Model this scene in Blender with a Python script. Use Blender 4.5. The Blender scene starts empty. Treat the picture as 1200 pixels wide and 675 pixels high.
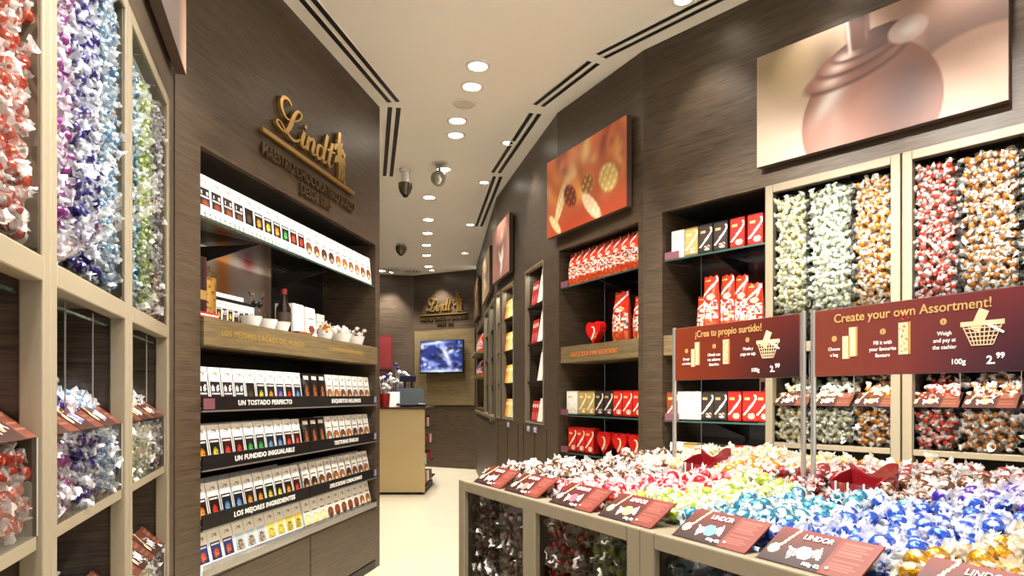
import bpy, bmesh, math, random
import numpy as np
from mathutils import Vector, Matrix, Euler

S = bpy.context.scene
COL = S.collection
R = random.Random(11)
NR = np.random.default_rng(5)
PI = math.pi

# ------------------------------------------------------------------ colour / materials
N_SINGLE = 300
W_AISLE, W_FAR, W_ISL, W_WASH, W_DISP, W_LEFT = 38, 70, 26, 18, 66, 245
LC = (1.0, .945, .87)
W_NICHE, W_BIN = 0.5, 185
EXPO, AMB = 0.62, 1.0
def l1(c):
    c = c / 255.0
    return c / 12.92 if c <= 0.04045 else ((c + 0.055) / 1.055) ** 2.4
def lin(c): return (l1(c[0]), l1(c[1]), l1(c[2]))
def linv(a):
    a = np.clip(np.asarray(a, dtype=np.float64) / 255.0, 0, 1)
    return np.where(a <= 0.04045, a / 12.92, ((a + 0.055) / 1.055) ** 2.4)

MATS = {}
def mat(name, col=(128, 128, 128), rough=0.5, metal=0.0, coat=0.0, emit=0.0, spec=0.5, attr=False, trans=0.0):
    if name in MATS: return MATS[name]
    m = bpy.data.materials.new(name); m.use_nodes = True
    b = m.node_tree.nodes['Principled BSDF']
    b.inputs['Base Color'].default_value = (*lin(col), 1)
    b.inputs['Roughness'].default_value = rough
    b.inputs['Metallic'].default_value = metal
    b.inputs['Coat Weight'].default_value = coat
    b.inputs['Specular IOR Level'].default_value = spec
    b.inputs['Transmission Weight'].default_value = trans
    if emit:
        b.inputs['Emission Color'].default_value = (*lin(col), 1)
        b.inputs['Emission Strength'].default_value = emit
    if attr:
        a = m.node_tree.nodes.new('ShaderNodeVertexColor'); a.layer_name = 'Col'
        m.node_tree.links.new(a.outputs['Color'], b.inputs['Base Color'])
        if attr == 'screen':
            m.node_tree.links.new(a.outputs['Color'], b.inputs['Emission Color'])
            b.inputs['Emission Strength'].default_value = emit
    MATS[name] = m
    return m

def wood(name, c1, c2, rough=0.42, scale=1.0):
    m = mat(name, c1, rough)
    nt = m.node_tree; n = nt.nodes; L = nt.links; b = n['Principled BSDF']
    tc = n.new('ShaderNodeTexCoord'); mp = n.new('ShaderNodeMapping')
    mp.inputs['Scale'].default_value = (1.6 * scale, 1.6 * scale, 75 * scale)
    L.new(tc.outputs['Object'], mp.inputs['Vector'])
    no = n.new('ShaderNodeTexNoise'); no.inputs['Scale'].default_value = 1.0
    no.inputs['Detail'].default_value = 5; no.inputs['Roughness'].default_value = 0.65
    L.new(mp.outputs['Vector'], no.inputs['Vector'])
    mp2 = n.new('ShaderNodeMapping'); mp2.inputs['Scale'].default_value = (9 * scale, 9 * scale, 260 * scale)
    L.new(tc.outputs['Object'], mp2.inputs['Vector'])
    n2 = n.new('ShaderNodeTexNoise'); n2.inputs['Scale'].default_value = 1.0; n2.inputs['Detail'].default_value = 2
    L.new(mp2.outputs['Vector'], n2.inputs['Vector'])
    ad = n.new('ShaderNodeMath'); ad.operation = 'ADD'
    L.new(no.outputs['Fac'], ad.inputs[0]); L.new(n2.outputs['Fac'], ad.inputs[1])
    rp = n.new('ShaderNodeValToRGB')
    rp.color_ramp.elements[0].position = 0.36; rp.color_ramp.elements[0].color = (*lin(c1), 1)
    rp.color_ramp.elements[1].position = 0.68; rp.color_ramp.elements[1].color = (*lin(c2), 1)
    hv = n.new('ShaderNodeMath'); hv.operation = 'MULTIPLY'; hv.inputs[1].default_value = 0.5
    L.new(ad.outputs[0], hv.inputs[0]); L.new(hv.outputs[0], rp.inputs['Fac'])
    L.new(rp.outputs['Color'], b.inputs['Base Color'])
    bp = n.new('ShaderNodeBump'); bp.inputs['Strength'].default_value = 0.12; bp.inputs['Distance'].default_value = 0.002
    L.new(hv.outputs[0], bp.inputs['Height']); L.new(bp.outputs['Normal'], b.inputs['Normal'])
    return m

def pane(name, tint=(0.95, 0.98, 0.97), refl=1.0):
    """thin clear sheet: transparent with a fresnel reflection"""
    m = bpy.data.materials.new(name); m.use_nodes = True
    nt = m.node_tree; n = nt.nodes; L = nt.links
    n.remove(n['Principled BSDF'])
    tr = n.new('ShaderNodeBsdfTransparent'); tr.inputs['Color'].default_value = (*tint, 1)
    gl = n.new('ShaderNodeBsdfGlossy'); gl.inputs['Roughness'].default_value = 0.02
    fr = n.new('ShaderNodeFresnel'); fr.inputs['IOR'].default_value = 1.45
    mu = n.new('ShaderNodeMath'); mu.operation = 'MULTIPLY'; mu.inputs[1].default_value = refl
    L.new(fr.outputs[0], mu.inputs[0])
    mx = n.new('ShaderNodeMixShader')
    L.new(mu.outputs[0], mx.inputs['Fac']); L.new(tr.outputs[0], mx.inputs[1]); L.new(gl.outputs[0], mx.inputs[2])
    L.new(mx.outputs[0], n['Material Output'].inputs['Surface'])
    MATS[name] = m
    return m

def cellophane(name, col, clear=0.2):
    m = bpy.data.materials.new(name); m.use_nodes = True
    nt = m.node_tree; n = nt.nodes; L = nt.links
    b = n['Principled BSDF']
    b.inputs['Base Color'].default_value = (*lin(col), 1)
    b.inputs['Roughness'].default_value = 0.14
    b.inputs['Specular IOR Level'].default_value = 1.0
    tr = n.new('ShaderNodeBsdfTransparent')
    tl = n.new('ShaderNodeBsdfTranslucent'); tl.inputs['Color'].default_value = (*lin(col), 1)
    m0 = n.new('ShaderNodeMixShader'); m0.inputs['Fac'].default_value = 0.35
    L.new(b.outputs[0], m0.inputs[1]); L.new(tl.outputs[0], m0.inputs[2])
    mx = n.new('ShaderNodeMixShader'); mx.inputs['Fac'].default_value = clear
    L.new(m0.outputs[0], mx.inputs[1]); L.new(tr.outputs[0], mx.inputs[2])
    L.new(mx.outputs[0], n['Material Output'].inputs['Surface'])
    MATS[name] = m
    return m

def foil(name, col, metal=0.4, rough=0.16, pale=(245, 243, 240), amount=0.5):
    """printed foil wrapper: colour broken by pale printed streaks, crinkled by a bump"""
    m = mat(name, col, rough, metal, coat=0.4)
    nt = m.node_tree; n = nt.nodes; L = nt.links; b = n['Principled BSDF']
    tc = n.new('ShaderNodeTexCoord')
    no = n.new('ShaderNodeTexNoise'); no.inputs['Scale'].default_value = 55; no.inputs['Detail'].default_value = 3
    L.new(tc.outputs['Object'], no.inputs['Vector'])
    rp = n.new('ShaderNodeValToRGB')
    rp.color_ramp.elements[0].position = amount; rp.color_ramp.elements[0].color = (*lin(col), 1)
    rp.color_ramp.elements[1].position = amount + 0.12; rp.color_ramp.elements[1].color = (*lin(pale), 1)
    L.new(no.outputs['Fac'], rp.inputs['Fac']); L.new(rp.outputs['Color'], b.inputs['Base Color'])
    n2 = n.new('ShaderNodeTexNoise'); n2.inputs['Scale'].default_value = 160; n2.inputs['Detail'].default_value = 2
    L.new(tc.outputs['Object'], n2.inputs['Vector'])
    bp = n.new('ShaderNodeBump'); bp.inputs['Strength'].default_value = 0.5; bp.inputs['Distance'].default_value = 0.003
    L.new(n2.outputs['Fac'], bp.inputs['Height']); L.new(bp.outputs['Normal'], b.inputs['Normal'])
    return m

WOOD = wood('dark_wood_laminate', (43, 33, 24), (95, 79, 61))
WOOD_LIT = wood('lit_wood_laminate', (88, 74, 50), (138, 120, 84))  # dark laminate again, with a lit tone painted into its colour
CHAMP = mat('champagne_metal', (132, 121, 100), 0.42, 0.15)
CHAMPP = mat('champagne_panel', (190, 168, 124), 0.42, 0.15)
CEIL = mat('ceiling_paint', (232, 229, 225), 0.85)
BLACK = mat('black_satin', (14, 13, 13), 0.4)
DARK = mat('dark_interior', (22, 18, 15), 0.5)
GOLD = mat('brushed_gold', (205, 165, 92), 0.32, 0.85)
BRONZE = mat('dark_bronze', (92, 72, 46), 0.4, 0.6)
GOLDP = mat('gold_print', (172, 136, 56), 0.5)
ORANGEP = mat('orange_print', (205, 110, 45), 0.5)
WHITEP = mat('white_print', (245, 243, 238), 0.5)
TANP = mat('tan_print', (205, 165, 100), 0.5)
CARDW = mat('white_card', (248, 247, 244), 0.45)
CERAM = mat('white_ceramic', (240, 240, 240), 0.2, coat=0.5)
PRINT = mat('printed_card', rough=0.5, attr=True, spec=.35)
POSTER = mat('printed_poster', rough=0.45, attr=True, spec=.35)
SCREEN = mat('lit_screen', rough=0.25, attr='screen', emit=.30)
STEEL = mat('brushed_steel', (190, 186, 178), 0.32, 0.8)
GREY = mat('grey_plastic', (120, 118, 114), 0.4)
TEAL = mat('green_glass_edge', (58, 84, 76), 0.15)
MAROON = mat('maroon_acrylic', (128, 22, 28), 0.15, coat=0.6)
RED = mat('red_card', (200, 24, 22), 0.32, coat=0.3)
GLASS = pane('clear_glass')
ACRYL = pane('clear_acrylic', (0.97, 0.975, 0.97), 0.8)

def floor_mat():
    m = mat('cream_stone_floor', (236, 224, 198), 0.22, spec=0.5)
    nt = m.node_tree; n = nt.nodes; L = nt.links; b = n['Principled BSDF']
    tc = n.new('ShaderNodeTexCoord'); no = n.new('ShaderNodeTexNoise'); no.inputs['Scale'].default_value = 2.2
    no.inputs['Detail'].default_value = 6
    L.new(tc.outputs['Object'], no.inputs['Vector'])
    rp = n.new('ShaderNodeValToRGB')
    rp.color_ramp.elements[0].color = (*lin((226, 212, 182)), 1); rp.color_ramp.elements[1].color = (*lin((239, 228, 203)), 1)
    L.new(no.outputs['Fac'], rp.inputs['Fac']); L.new(rp.outputs['Color'], b.inputs['Base Color'])
    return m
FLOOR = floor_mat()

# ------------------------------------------------------------------ mesh builder
class MB:
    def __init__(s): s.v = []; s.f = []; s.m = []; s.c = []; s.x = None; s.col = False
    def add(s, vs, fs, m=0, c=None):
        o = len(s.v)
        if s.x is not None: vs = [tuple(s.x @ Vector(p)) for p in vs]
        s.v += [tuple(p) for p in vs]
        for f in fs:
            s.f.append([i + o for i in f]); s.m.append(m); s.c.append(c or (1, 1, 1))
        if c: s.col = True
        return s
    def box(s, x0, x1, y0, y1, z0, z1, m=0, c=None, skip=''):
        vs = [(x0, y0, z0), (x1, y0, z0), (x1, y1, z0), (x0, y1, z0), (x0, y0, z1), (x1, y0, z1), (x1, y1, z1), (x0, y1, z1)]
        fs = {'b': (3, 2, 1, 0), 't': (4, 5, 6, 7), 'f': (0, 1, 5, 4), 'k': (2, 3, 7, 6), 'r': (1, 2, 6, 5), 'l': (3, 0, 4, 7)}
        return s.add(vs, [fs[k] for k in fs if k not in skip], m, c)
    def plate(s, poly, y0, y1, m=0, c=None):
        """polygon of (x, z), counter-clockwise seen from the front (-y), extruded y0..y1"""
        n = len(poly)
        vs = [(p[0], y0, p[1]) for p in poly] + [(p[0], y1, p[1]) for p in poly]
        fs = [list(range(n)), list(range(2 * n - 1, n - 1, -1))]
        fs += [[i, n + i, n + (i + 1) % n, (i + 1) % n][::-1] for i in range(n)]
        return s.add(vs, fs, m, c)
    def prof(s, poly, x0, x1, m=0, c=None):
        """polygon of (y, z) extruded along x"""
        n = len(poly)
        vs = [(x0, p[0], p[1]) for p in poly] + [(x1, p[0], p[1]) for p in poly]
        fs = [list(range(n))[::-1], list(range(n, 2 * n))]
        fs += [[i, (i + 1) % n, n + (i + 1) % n, n + i] for i in range(n)]
        return s.add(vs, fs, m, c)
    def lathe(s, prof, cx=0, cy=0, cz=0, n=20, m=0, c=None, cap=True):
        vs = []; fs = []
        for r, z in prof:
            for k in range(n):
                a = 2 * PI * k / n
                vs.append((cx + r * math.cos(a), cy + r * math.sin(a), cz + z))
        for j in range(len(prof) - 1):
            for k in range(n):
                k2 = (k + 1) % n
                fs.append((j * n + k, j * n + k2, (j + 1) * n + k2, (j + 1) * n + k))
        if cap:
            fs.append(tuple(range(n))[::-1]); fs.append(tuple((len(prof) - 1) * n + k for k in range(n)))
        return s.add(vs, fs, m, c)
    def tube(s, pts, r, n=8, m=0, c=None):
        pts = [Vector(p) for p in pts]; vs = []; fs = []
        rr = r if isinstance(r, (list, tuple)) else [r] * len(pts)
        for i, p in enumerate(pts):
            t = (pts[min(i + 1, len(pts) - 1)] - pts[max(i - 1, 0)]).normalized()
            u = t.cross(Vector((0.13, 0.31, 0.94))).normalized(); w = t.cross(u)
            for k in range(n):
                a = 2 * PI * k / n
                vs.append(p + (u * math.cos(a) + w * math.sin(a)) * rr[i])
        for i in range(len(pts) - 1):
            for k in range(n):
                k2 = (k + 1) % n
                fs.append((i * n + k, i * n + k2, (i + 1) * n + k2, (i + 1) * n + k))
        fs.append(tuple(range(n))[::-1]); fs.append(tuple((len(pts) - 1) * n + k for k in range(n)))
        return s.add(vs, fs, m, c)
    def art(s, x0, x1, z0, z1, y, nx, nz, fn, m=0):
        o = len(s.v)
        vs = [(x0 + (x1 - x0) * i / nx, y, z0 + (z1 - z0) * j / nz) for j in range(nz + 1) for i in range(nx + 1)]
        if s.x is not None: vs = [tuple(s.x @ Vector(p)) for p in vs]
        s.v += vs; s.col = True
        for j in range(nz):
            for i in range(nx):
                a = o + j * (nx + 1) + i
                s.f.append([a, a + 1, a + nx + 2, a + nx + 1]); s.m.append(m)
                s.c.append(lin(fn((i + 0.5) / nx, (j + 0.5) / nz)))
        return s
    def mesh(s, name, mats, smooth=False):
        me = bpy.data.meshes.new(name)
        me.from_pydata(s.v, [], s.f)
        if not isinstance(mats, (list, tuple)): mats = [mats]
        for m in mats: me.materials.append(m)
        if len(mats) > 1: me.polygons.foreach_set('material_index', s.m)
        if s.col:
            a = me.color_attributes.new('Col', 'FLOAT_COLOR', 'CORNER')
            buf = []
            for f, c in zip(s.f, s.c): buf += [c[0], c[1], c[2], 1.0] * len(f)
            a.data.foreach_set('color', buf)
        if smooth: me.shade_smooth()
        me.update()
        return me
    def build(s, name, mats, parent=None, loc=None, rz=0, smooth=False, bevel=0, auto=None):
        o = bpy.data.objects.new(name, s.mesh(name, mats, smooth)); COL.objects.link(o)
        if parent is not None: o.parent = parent
        if loc is not None: o.location = loc
        if rz: o.rotation_euler = (0, 0, rz)
        if bevel:
            md = o.modifiers.new('bevel', 'BEVEL'); md.width = bevel; md.segments = 2; md.limit_method = 'ANGLE'
        if auto: o.data.set_sharp_from_angle(angle=auto)
        return o

def art_plane(name, parent, x0, x1, z0, z1, y, nx, nz, fn, m, loc=None):
    """smoothly coloured printed face; fn(U, V) -> (N,3) sRGB 0..255"""
    xs = np.linspace(0, 1, nx + 1); zs = np.linspace(0, 1, nz + 1)
    U, V = np.meshgrid(xs, zs); U = U.ravel(); V = V.ravel()
    co = np.stack([x0 + (x1 - x0) * U, np.full_like(U, y), z0 + (z1 - z0) * V], 1)
    i, j = np.meshgrid(np.arange(nx), np.arange(nz)); a = (j * (nx + 1) + i).ravel()
    fs = np.stack([a, a + 1, a + nx + 2, a + nx + 1], 1)
    me = np_mesh(name, co, fs)
    me.materials.append(m)
    at = me.color_attributes.new('Col', 'FLOAT_COLOR', 'POINT')
    c = np.ones((len(co), 4)); c[:, :3] = linv(fn(U, V))
    at.data.foreach_set('color', c.ravel())
    o = bpy.data.objects.new(name, me); COL.objects.link(o); o.parent = parent
    if loc is not None: o.location = loc
    return o

def np_mesh(name, co, fs, mi=None):
    """fs: (F, k) array of equal-size faces or list of such arrays"""
    if not isinstance(fs, list): fs = [fs]
    me = bpy.data.meshes.new(name)
    me.vertices.add(len(co)); me.vertices.foreach_set('co', np.ascontiguousarray(co, dtype=np.float32).ravel())
    tot = np.concatenate([np.full(len(f), f.shape[1]) for f in fs])
    lv = np.concatenate([f.ravel() for f in fs])
    me.loops.add(len(lv)); me.loops.foreach_set('vertex_index', lv.astype(np.int32))
    me.polygons.add(len(tot))
    st = np.concatenate([[0], np.cumsum(tot)[:-1]])
    me.polygons.foreach_set('loop_start', st.astype(np.int32))
    me.polygons.foreach_set('loop_total', tot.astype(np.int32))
    if mi is not None: me.polygons.foreach_set('material_index', mi.astype(np.int32))
    me.update(calc_edges=True); me.validate()
    return me

# ------------------------------------------------------------------ frames, things
class Fr:
    """wall frame: x to the right seen from the room, y into the wall, z up"""
    def __init__(s, o, d):
        s.o = Vector((o[0], o[1], 0)); s.d = Vector((d[0], d[1], 0)).normalized(); s.rz = math.atan2(s.d.y, s.d.x)
        s.n = Vector((-s.d.y, s.d.x, 0))
    def pt(s, x, y=0, z=0): return s.o + s.d * x + s.n * y + Vector((0, 0, z))

def props(o, label=None, cat=None, group=None, kind=None):
    if label: o['label'] = label
    if cat: o['category'] = cat
    if group: o['group'] = group
    if kind: o['kind'] = kind
    return o
def thing(name, label, cat, loc=(0, 0, 0), rz=0, group=None, tilt=0):
    o = bpy.data.objects.new(name, None); COL.objects.link(o); o.empty_display_size = 0.05
    o.location = loc; o.rotation_euler = (tilt, 0, rz)
    return props(o, label, cat, group)
def struct(o): o['kind'] = 'structure'; return o
def copy_tree(o, parent=None):
    c = o.copy(); COL.objects.link(c)
    if parent is not None: c.parent = parent
    for ch in [k for k in o.children]: copy_tree(ch, c)
    return c
def put(o, fr, x, y, z, tilt=0, dz=0):
    o.location = fr.pt(x, y, z); o.rotation_euler = (tilt, 0, fr.rz + dz); return o

# ------------------------------------------------------------------ text
TX = {}
def text_mesh(s, size, ext=0.0006, bold=0.0, xs=1.0, align='CENTER', space=1.0):
    k = (s, size, ext, bold, xs, align, space)
    if k in TX: return TX[k]
    cu = bpy.data.curves.new('lettering', 'FONT'); cu.body = s; cu.size = size; cu.extrude = ext
    cu.align_x = align; cu.offset = bold; cu.resolution_u = 3; cu.space_character = space
    o = bpy.data.objects.new('lettering', cu); COL.objects.link(o)
    bpy.context.view_layer.update()
    me = bpy.data.meshes.new_from_object(o.evaluated_get(bpy.context.evaluated_depsgraph_get()))
    bpy.data.objects.remove(o); bpy.data.curves.remove(cu)
    for v in me.vertices: v.co.x *= xs
    TX[k] = me
    return me
def text(s, size, m, parent, x, y, z, name='lettering', ext=0.0006, bold=0.0, xs=1.0, align='CENTER', rx=PI / 2, space=1.0, rot=None):
    me = text_mesh(s, size, ext, bold, xs, align, space).copy(); me.materials.clear(); me.materials.append(m)
    o = bpy.data.objects.new(name, me); COL.objects.link(o); o.parent = parent
    o.location = (x, y, z); o.rotation_euler = rot or (rx, 0, 0)
    return o

def catmull(pts, k=8):
    P = [np.array(p, float) for p in pts]; P = [2 * P[0] - P[1]] + P + [2 * P[-1] - P[-2]]
    out = []
    for i in range(1, len(P) - 2):
        for t in np.linspace(0, 1, k, endpoint=False):
            a, b, c, d = P[i - 1], P[i], P[i + 1], P[i + 2]
            out.append(0.5 * (2 * b + (c - a) * t + (2 * a - 5 * b + 4 * c - d) * t * t + (3 * b - a - 3 * c + d) * t ** 3))
    out.append(P[-2]); return out
def stroke(mb, pts, y0, y1, k=8, sx=1, sz=1, ox=0, oz=0, m=0, c=None):
    """pen stroke; pts = (x, z, half width)"""
    q = catmull(pts, k)
    n = len(q); Lf = []; Rt = []
    for i in range(n):
        a = q[max(i - 1, 0)]; b = q[min(i + 1, n - 1)]
        t = b[:2] - a[:2]; t = t / (np.linalg.norm(t) + 1e-9); nn = np.array([-t[1], t[0]])
        w = max(q[i][2], 0.004)
        l = q[i][:2] + nn * w; r = q[i][:2] - nn * w
        Lf.append((ox + l[0] * sx, oz + l[1] * sz)); Rt.append((ox + r[0] * sx, oz + r[1] * sz))
    vs = []; fs = []
    for i in range(n):
        vs += [(Lf[i][0], y0, Lf[i][1]), (Rt[i][0], y0, Rt[i][1]), (Lf[i][0], y1, Lf[i][1]), (Rt[i][0], y1, Rt[i][1])]
    for i in range(n - 1):
        a = 4 * i; b = a + 4
        fs += [(a, a + 1, b + 1, b), (a + 2, b + 2, b + 3, a + 3), (a, b, b + 2, a + 2), (a + 1, a + 3, b + 3, b + 1)]
    fs += [(0, 2, 3, 1), (4 * n - 4, 4 * n - 3, 4 * n - 1, 4 * n - 2)]
    mb.add(vs, fs, m, c)
# ------------------------------------------------------------------ frames of the place
H = 2.96
LEFT = Fr((-0.811, 1.192), (-0.3066, 0.9518))
DISP = Fr((-1.2176, 2.466), (0.1834, 0.983))
P0, P1, P2, P3, P5 = (0.709, 3.682), (0.30, 4.50), (0.075, 5.46), (-0.149, 6.445), (-0.517, 9.85)
NEAR = Fr(P0, (0.6566, -0.7543))
MID = Fr(P1, (0.447, -0.894))
FAR1 = Fr(P2, (0.2282, -0.9736))
FAR2 = Fr(P3, (0.2217, -0.975))
FAR3 = Fr(P5, (0.1078, -0.9942))
BACK = Fr((-1.53, 10.62), (0.88, -0.475))
ISL = Fr((-0.135, 1.716), (0.47, -0.883))
FLAT = Fr((0, 0), (1, 0))

def wall(name, fr, u0, u1, z0=0, z1=H, holes=(), t=0.03, m=None):
    us = sorted({u0, u1, *[h[0] for h in holes], *[h[1] for h in holes]})
    zs = sorted({z0, z1, *[h[2] for h in holes], *[h[3] for h in holes]})
    mb = MB()
    def hole(i, j):
        if i < 0 or j < 0 or i >= len(us) - 1 or j >= len(zs) - 1: return True
        cu = (us[i] + us[i + 1]) / 2; cz = (zs[j] + zs[j + 1]) / 2
        return any(h[0] < cu < h[1] and h[2] < cz < h[3] for h in holes)
    for i in range(len(us) - 1):
        for j in range(len(zs) - 1):
            if hole(i, j): continue
            a, b, c, d = us[i], us[i + 1], zs[j], zs[j + 1]
            sk = ''
            if not hole(i - 1, j): sk += 'l'
            if not hole(i + 1, j): sk += 'r'
            if not hole(i, j - 1): sk += 'b'
            if not hole(i, j + 1): sk += 't'
            mb.box(a, b, 0, t, c, d, skip=sk)
    o = mb.build(name, m or WOOD)
    o.location = fr.o; o.rotation_euler = (0, 0, fr.rz)
    return struct(o)

# floor and ceiling
struct(MB().box(-4, 5, -1.5, 12.5, -0.12, 0).build('floor', FLOOR))
struct(MB().box(-4, 5, -1.5, 12.5, H, H + 0.12).build('ceiling', CEIL))

# left: dispenser wall, display wall (with the opening of the built-in cabinet), rear part
OPU0, OPU1, OPZ1 = 0.146, 1.905, 2.055
wall('wall_left_front', LEFT, -2.2, 1.333, 0, H, holes=[(-0.604, 1.216, 0.0, 2.12)])
wall('wall_left_middle', DISP, 0.0, 1.977, 0, H, holes=[(OPU0, OPU1, 0.0, OPZ1)])
RET = Fr(DISP.pt(1.977), (-0.98, 0.2))
wall('wall_left_return', RET, 0.0, 1.75)
LR = Fr(RET.pt(1.75), (0.02, 1.0))
wall('wall_left_rear', LR, 0.0, 5.7)
# back wall, bent behind the counter
wall('wall_back', BACK, 0.0, 1.152)
BL = Fr((-2.75, 10.35), (0.976, 0.216))
wall('wall_back_left', BL, 0.0, 1.25)
# right: near, middle and the far curve in three flats
WB0, WB1 = 0.02, 0.869                              # bay in the middle wall
NB0, NB1, NA1, NBB = 0.123, 0.700, 1.279, 1.861      # bay, dispenser, dispenser in the near wall
wall('wall_right_near', NEAR, 0.0, 3.4, 0, H, holes=[(NB0, NBB + 0.002, 0.0, 2.062)])
wall('wall_right_middle', MID, 0.0, 0.9146, 0, H, holes=[(WB0, WB1, 0.0, 2.045)])
NICHES = {   # frame, u0, u1, z0, z1
    'a': (FAR1, 0.140, 0.660, 0.885, 2.06),
    'b': (FAR2, 0.292, 0.737, 0.885, 2.055),
    'c': (FAR2, 0.020, 0.200, 0.885, 2.05),
    'd': (FAR3, 2.610, 3.200, 0.885, 2.05),
    'e': (FAR3, 1.780, 2.440, 0.885, 2.05),
    'f': (FAR3, 0.260, 1.620, 0.93, 1.98)}
for nm, fr, L in (('wall_right_far', FAR1, 0.986), ('wall_right_far_middle', FAR2, 1.010), ('wall_right_far_rear', FAR3, 3.425)):
    hs = [(n[1], n[2], n[3], n[4]) for n in NICHES.values() if n[0] is fr]
    wall(nm, fr, 0.0, L, 0, H, holes=hs)

# trims: the dark reveal strip under the big posters, lit band of the back wall painted as a lighter panel, seams of the far right wall
tr = MB().box(0.03, 1.12, -0.02, 0, 0.95, 2.09).build('trim_1', WOOD_LIT); tr.location = BACK.o; tr.rotation_euler = (0, 0, BACK.rz); struct(tr)
tr = MB()
for u in (0.07, 0.40, 0.73): tr.box(u, u + 0.006, -0.003, 0, 0, 0.86)
o = tr.build('trim_2', DARK); o.location = FAR1.o; o.rotation_euler = (0, 0, FAR1.rz); struct(o)
tr = MB()
for u in (0.1, 0.5, 0.9): tr.box(u, u + 0.006, -0.003, 0, 0, 0.86)
o = tr.build('trim_3', DARK); o.location = FAR2.o; o.rotation_euler = (0, 0, FAR2.rz); struct(o)
tr = MB().box(0.0, 3.3, -0.02, 0, 0.86, 0.89).build('trim_4', WOOD_LIT); tr.location = FAR3.o; tr.rotation_euler = (0, 0, FAR3.rz); struct(tr)

# ------------------------------------------------------------------ ceiling fittings
def cpt(x, y):
    s = (463 - y) / (H - 1.1); return ((x - 600) / s, 800 / s)
LENS = mat('lit_lamp_lens', (255, 246, 228), 0.3, emit=22)
DISH = mat('lamp_reflector', (225, 222, 215), 0.25, 0.6)
def downlight(x, y, label, watts=60, ang=105, lamp=True, group=None, r=0.05):
    t = thing('downlight', label, 'ceiling light', (x, y, H), 0, group)
    MB().lathe([(r + .02, 0.0), (r + .02, -0.006), (r + .004, -0.008), (r, -0.002)], n=24, cap=False).build('trim_ring', CEIL, t, smooth=True)
    MB().lathe([(r, -0.003), (r * .6, -0.0015), (0.002, -0.001)], n=24, cap=False).build('lamp_lens', LENS, t)
    if lamp:
        d = bpy.data.lights.new('lamp', 'SPOT'); d.energy = watts; d.spot_size = math.radians(ang); d.spot_blend = 0.85
        d.shadow_soft_size = 0.05; d.color = LC
        o = bpy.data.objects.new('lamp', d); COL.objects.link(o); o.parent = t; o.location = (0, 0, -0.02)
    return t
AISLE = [(560, 77), (553, 101), (536, 141), (534, 158), (520, 198), (503, 231), (502, 257), (501, 273), (500, 287), (500, 299), (502, 312)]
WHICH = ['nearest, largest', 'second from the front', 'third, just past the round speaker', 'fourth from the front', 'fifth from the front, beside the swivel spot',
         'sixth from the front', 'seventh from the front', 'eighth from the front', 'ninth from the front', 'tenth from the front', 'last, by the far wall']
for (px, py), w in zip(AISLE, WHICH):
    x, y = cpt(px, py)
    downlight(x, y, 'round glowing downlight in the aisle row, ' + w, W_AISLE if y < 5.2 else W_FAR, 110)
x, y = cpt(447, 317)
downlight(x, y, 'round glowing downlight at far left over the counter back wall', W_FAR * 0.8, 110)
# unseen downlights added to carry the row on, over the camera and the island
for x, y in ((-0.02, 3.0), (0.0, 2.35), (-.2, 1.2), (-.2, 0.2)):
    downlight(x, y, 'added unseen downlight of the aisle row towards the shop front', W_AISLE * (2.4 if y < 2 else 1), 115, group='downlights towards the shop front')  # nearest two made brighter to fill the island front
for u, v in ((0.15, 0.5), (0.75, 0.5), (1.3, 0.5), (0.45, 0.2), (1.05, 0.8)):
    p = ISL.pt(u, v)
    downlight(p.x, p.y, 'unseen recessed downlight over the sweets island', W_ISL, 85, group='downlights over the sweets island')
def aimed(x, y, tgt, label, watts, ang=70, group=None, blend=.6):
    """adjustable recessed spot aimed at a point of a wall"""
    t = downlight(x, y, label, lamp=False, group=group, r=0.035)
    d = bpy.data.lights.new('lamp', 'SPOT'); d.energy = watts; d.spot_size = math.radians(ang); d.spot_blend = blend
    d.shadow_soft_size = 0.04; d.color = LC
    o = bpy.data.objects.new('lamp', d); COL.objects.link(o); o.parent = t; o.location = (0, 0, -0.02)
    o.rotation_euler = (tgt - Vector((x, y, H - 0.02))).to_track_quat('-Z', 'Y').to_euler()
def washer(fr, u, off, z_aim, label, watts, ang=70, group=None, du=0):
    p = fr.pt(u, -off); aimed(p.x, p.y, fr.pt(u + du, 0, z_aim), label, watts, ang, group)
for u in (0.42, 1.0, 1.6, 2.3): washer(NEAR, u, 0.24, 1.35, 'small recessed spot tight above the near right wall', W_WASH, 80, 'spots tight above the near right wall')
for u in (0.7, 1.2, 1.7): washer(NEAR, u, 1.55, 1.55, 'added unseen spot aimed at the right sweets dispensers', W_BIN, 46, 'added spots aimed at the right dispensers'); washer(NEAR, u + .15, 1.50, 1.12, 'added unseen spot aimed low at the right sweets dispensers', W_BIN * .75, 44, 'added spots aimed low at the right dispensers')  # spots added out of view to brighten the right bins
washer(NEAR, .40, 1.2, 1.4, 'added unseen spot aimed at the near right bay', W_BIN * .2, 45)  # extra lamp out of view, put in to light this bay
aimed(.06, 3.05, MID.pt(.5, 0, 1.35), 'added unseen spot aimed at the middle right bay', W_BIN * .3, 50)  # another unseen lamp added for the middle bay
for (x, y), u in (((.05, 2.2), .25), ((.10, 2.75), .8), ((.06, 3.1), 1.45)): aimed(x, y, DISP.pt(u, 0, 1.0), 'added unseen spot aimed at the chocolate bar display', W_DISP, 62, 'added spots aimed at the bar display')  # unseen lamps added in front to brighten the bars
for u, za in ((-0.4, 1.9), (-.1, 1.2), (0.2, 1.9), (.5, 1.2), (0.8, 1.9)): washer(LEFT, u, 1.7, za, 'added unseen spot aimed at the left sweets dispensers', W_LEFT * .6, 50, 'added spots aimed at the left dispensers')  # added out of view so the left bins come out brighter
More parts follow.
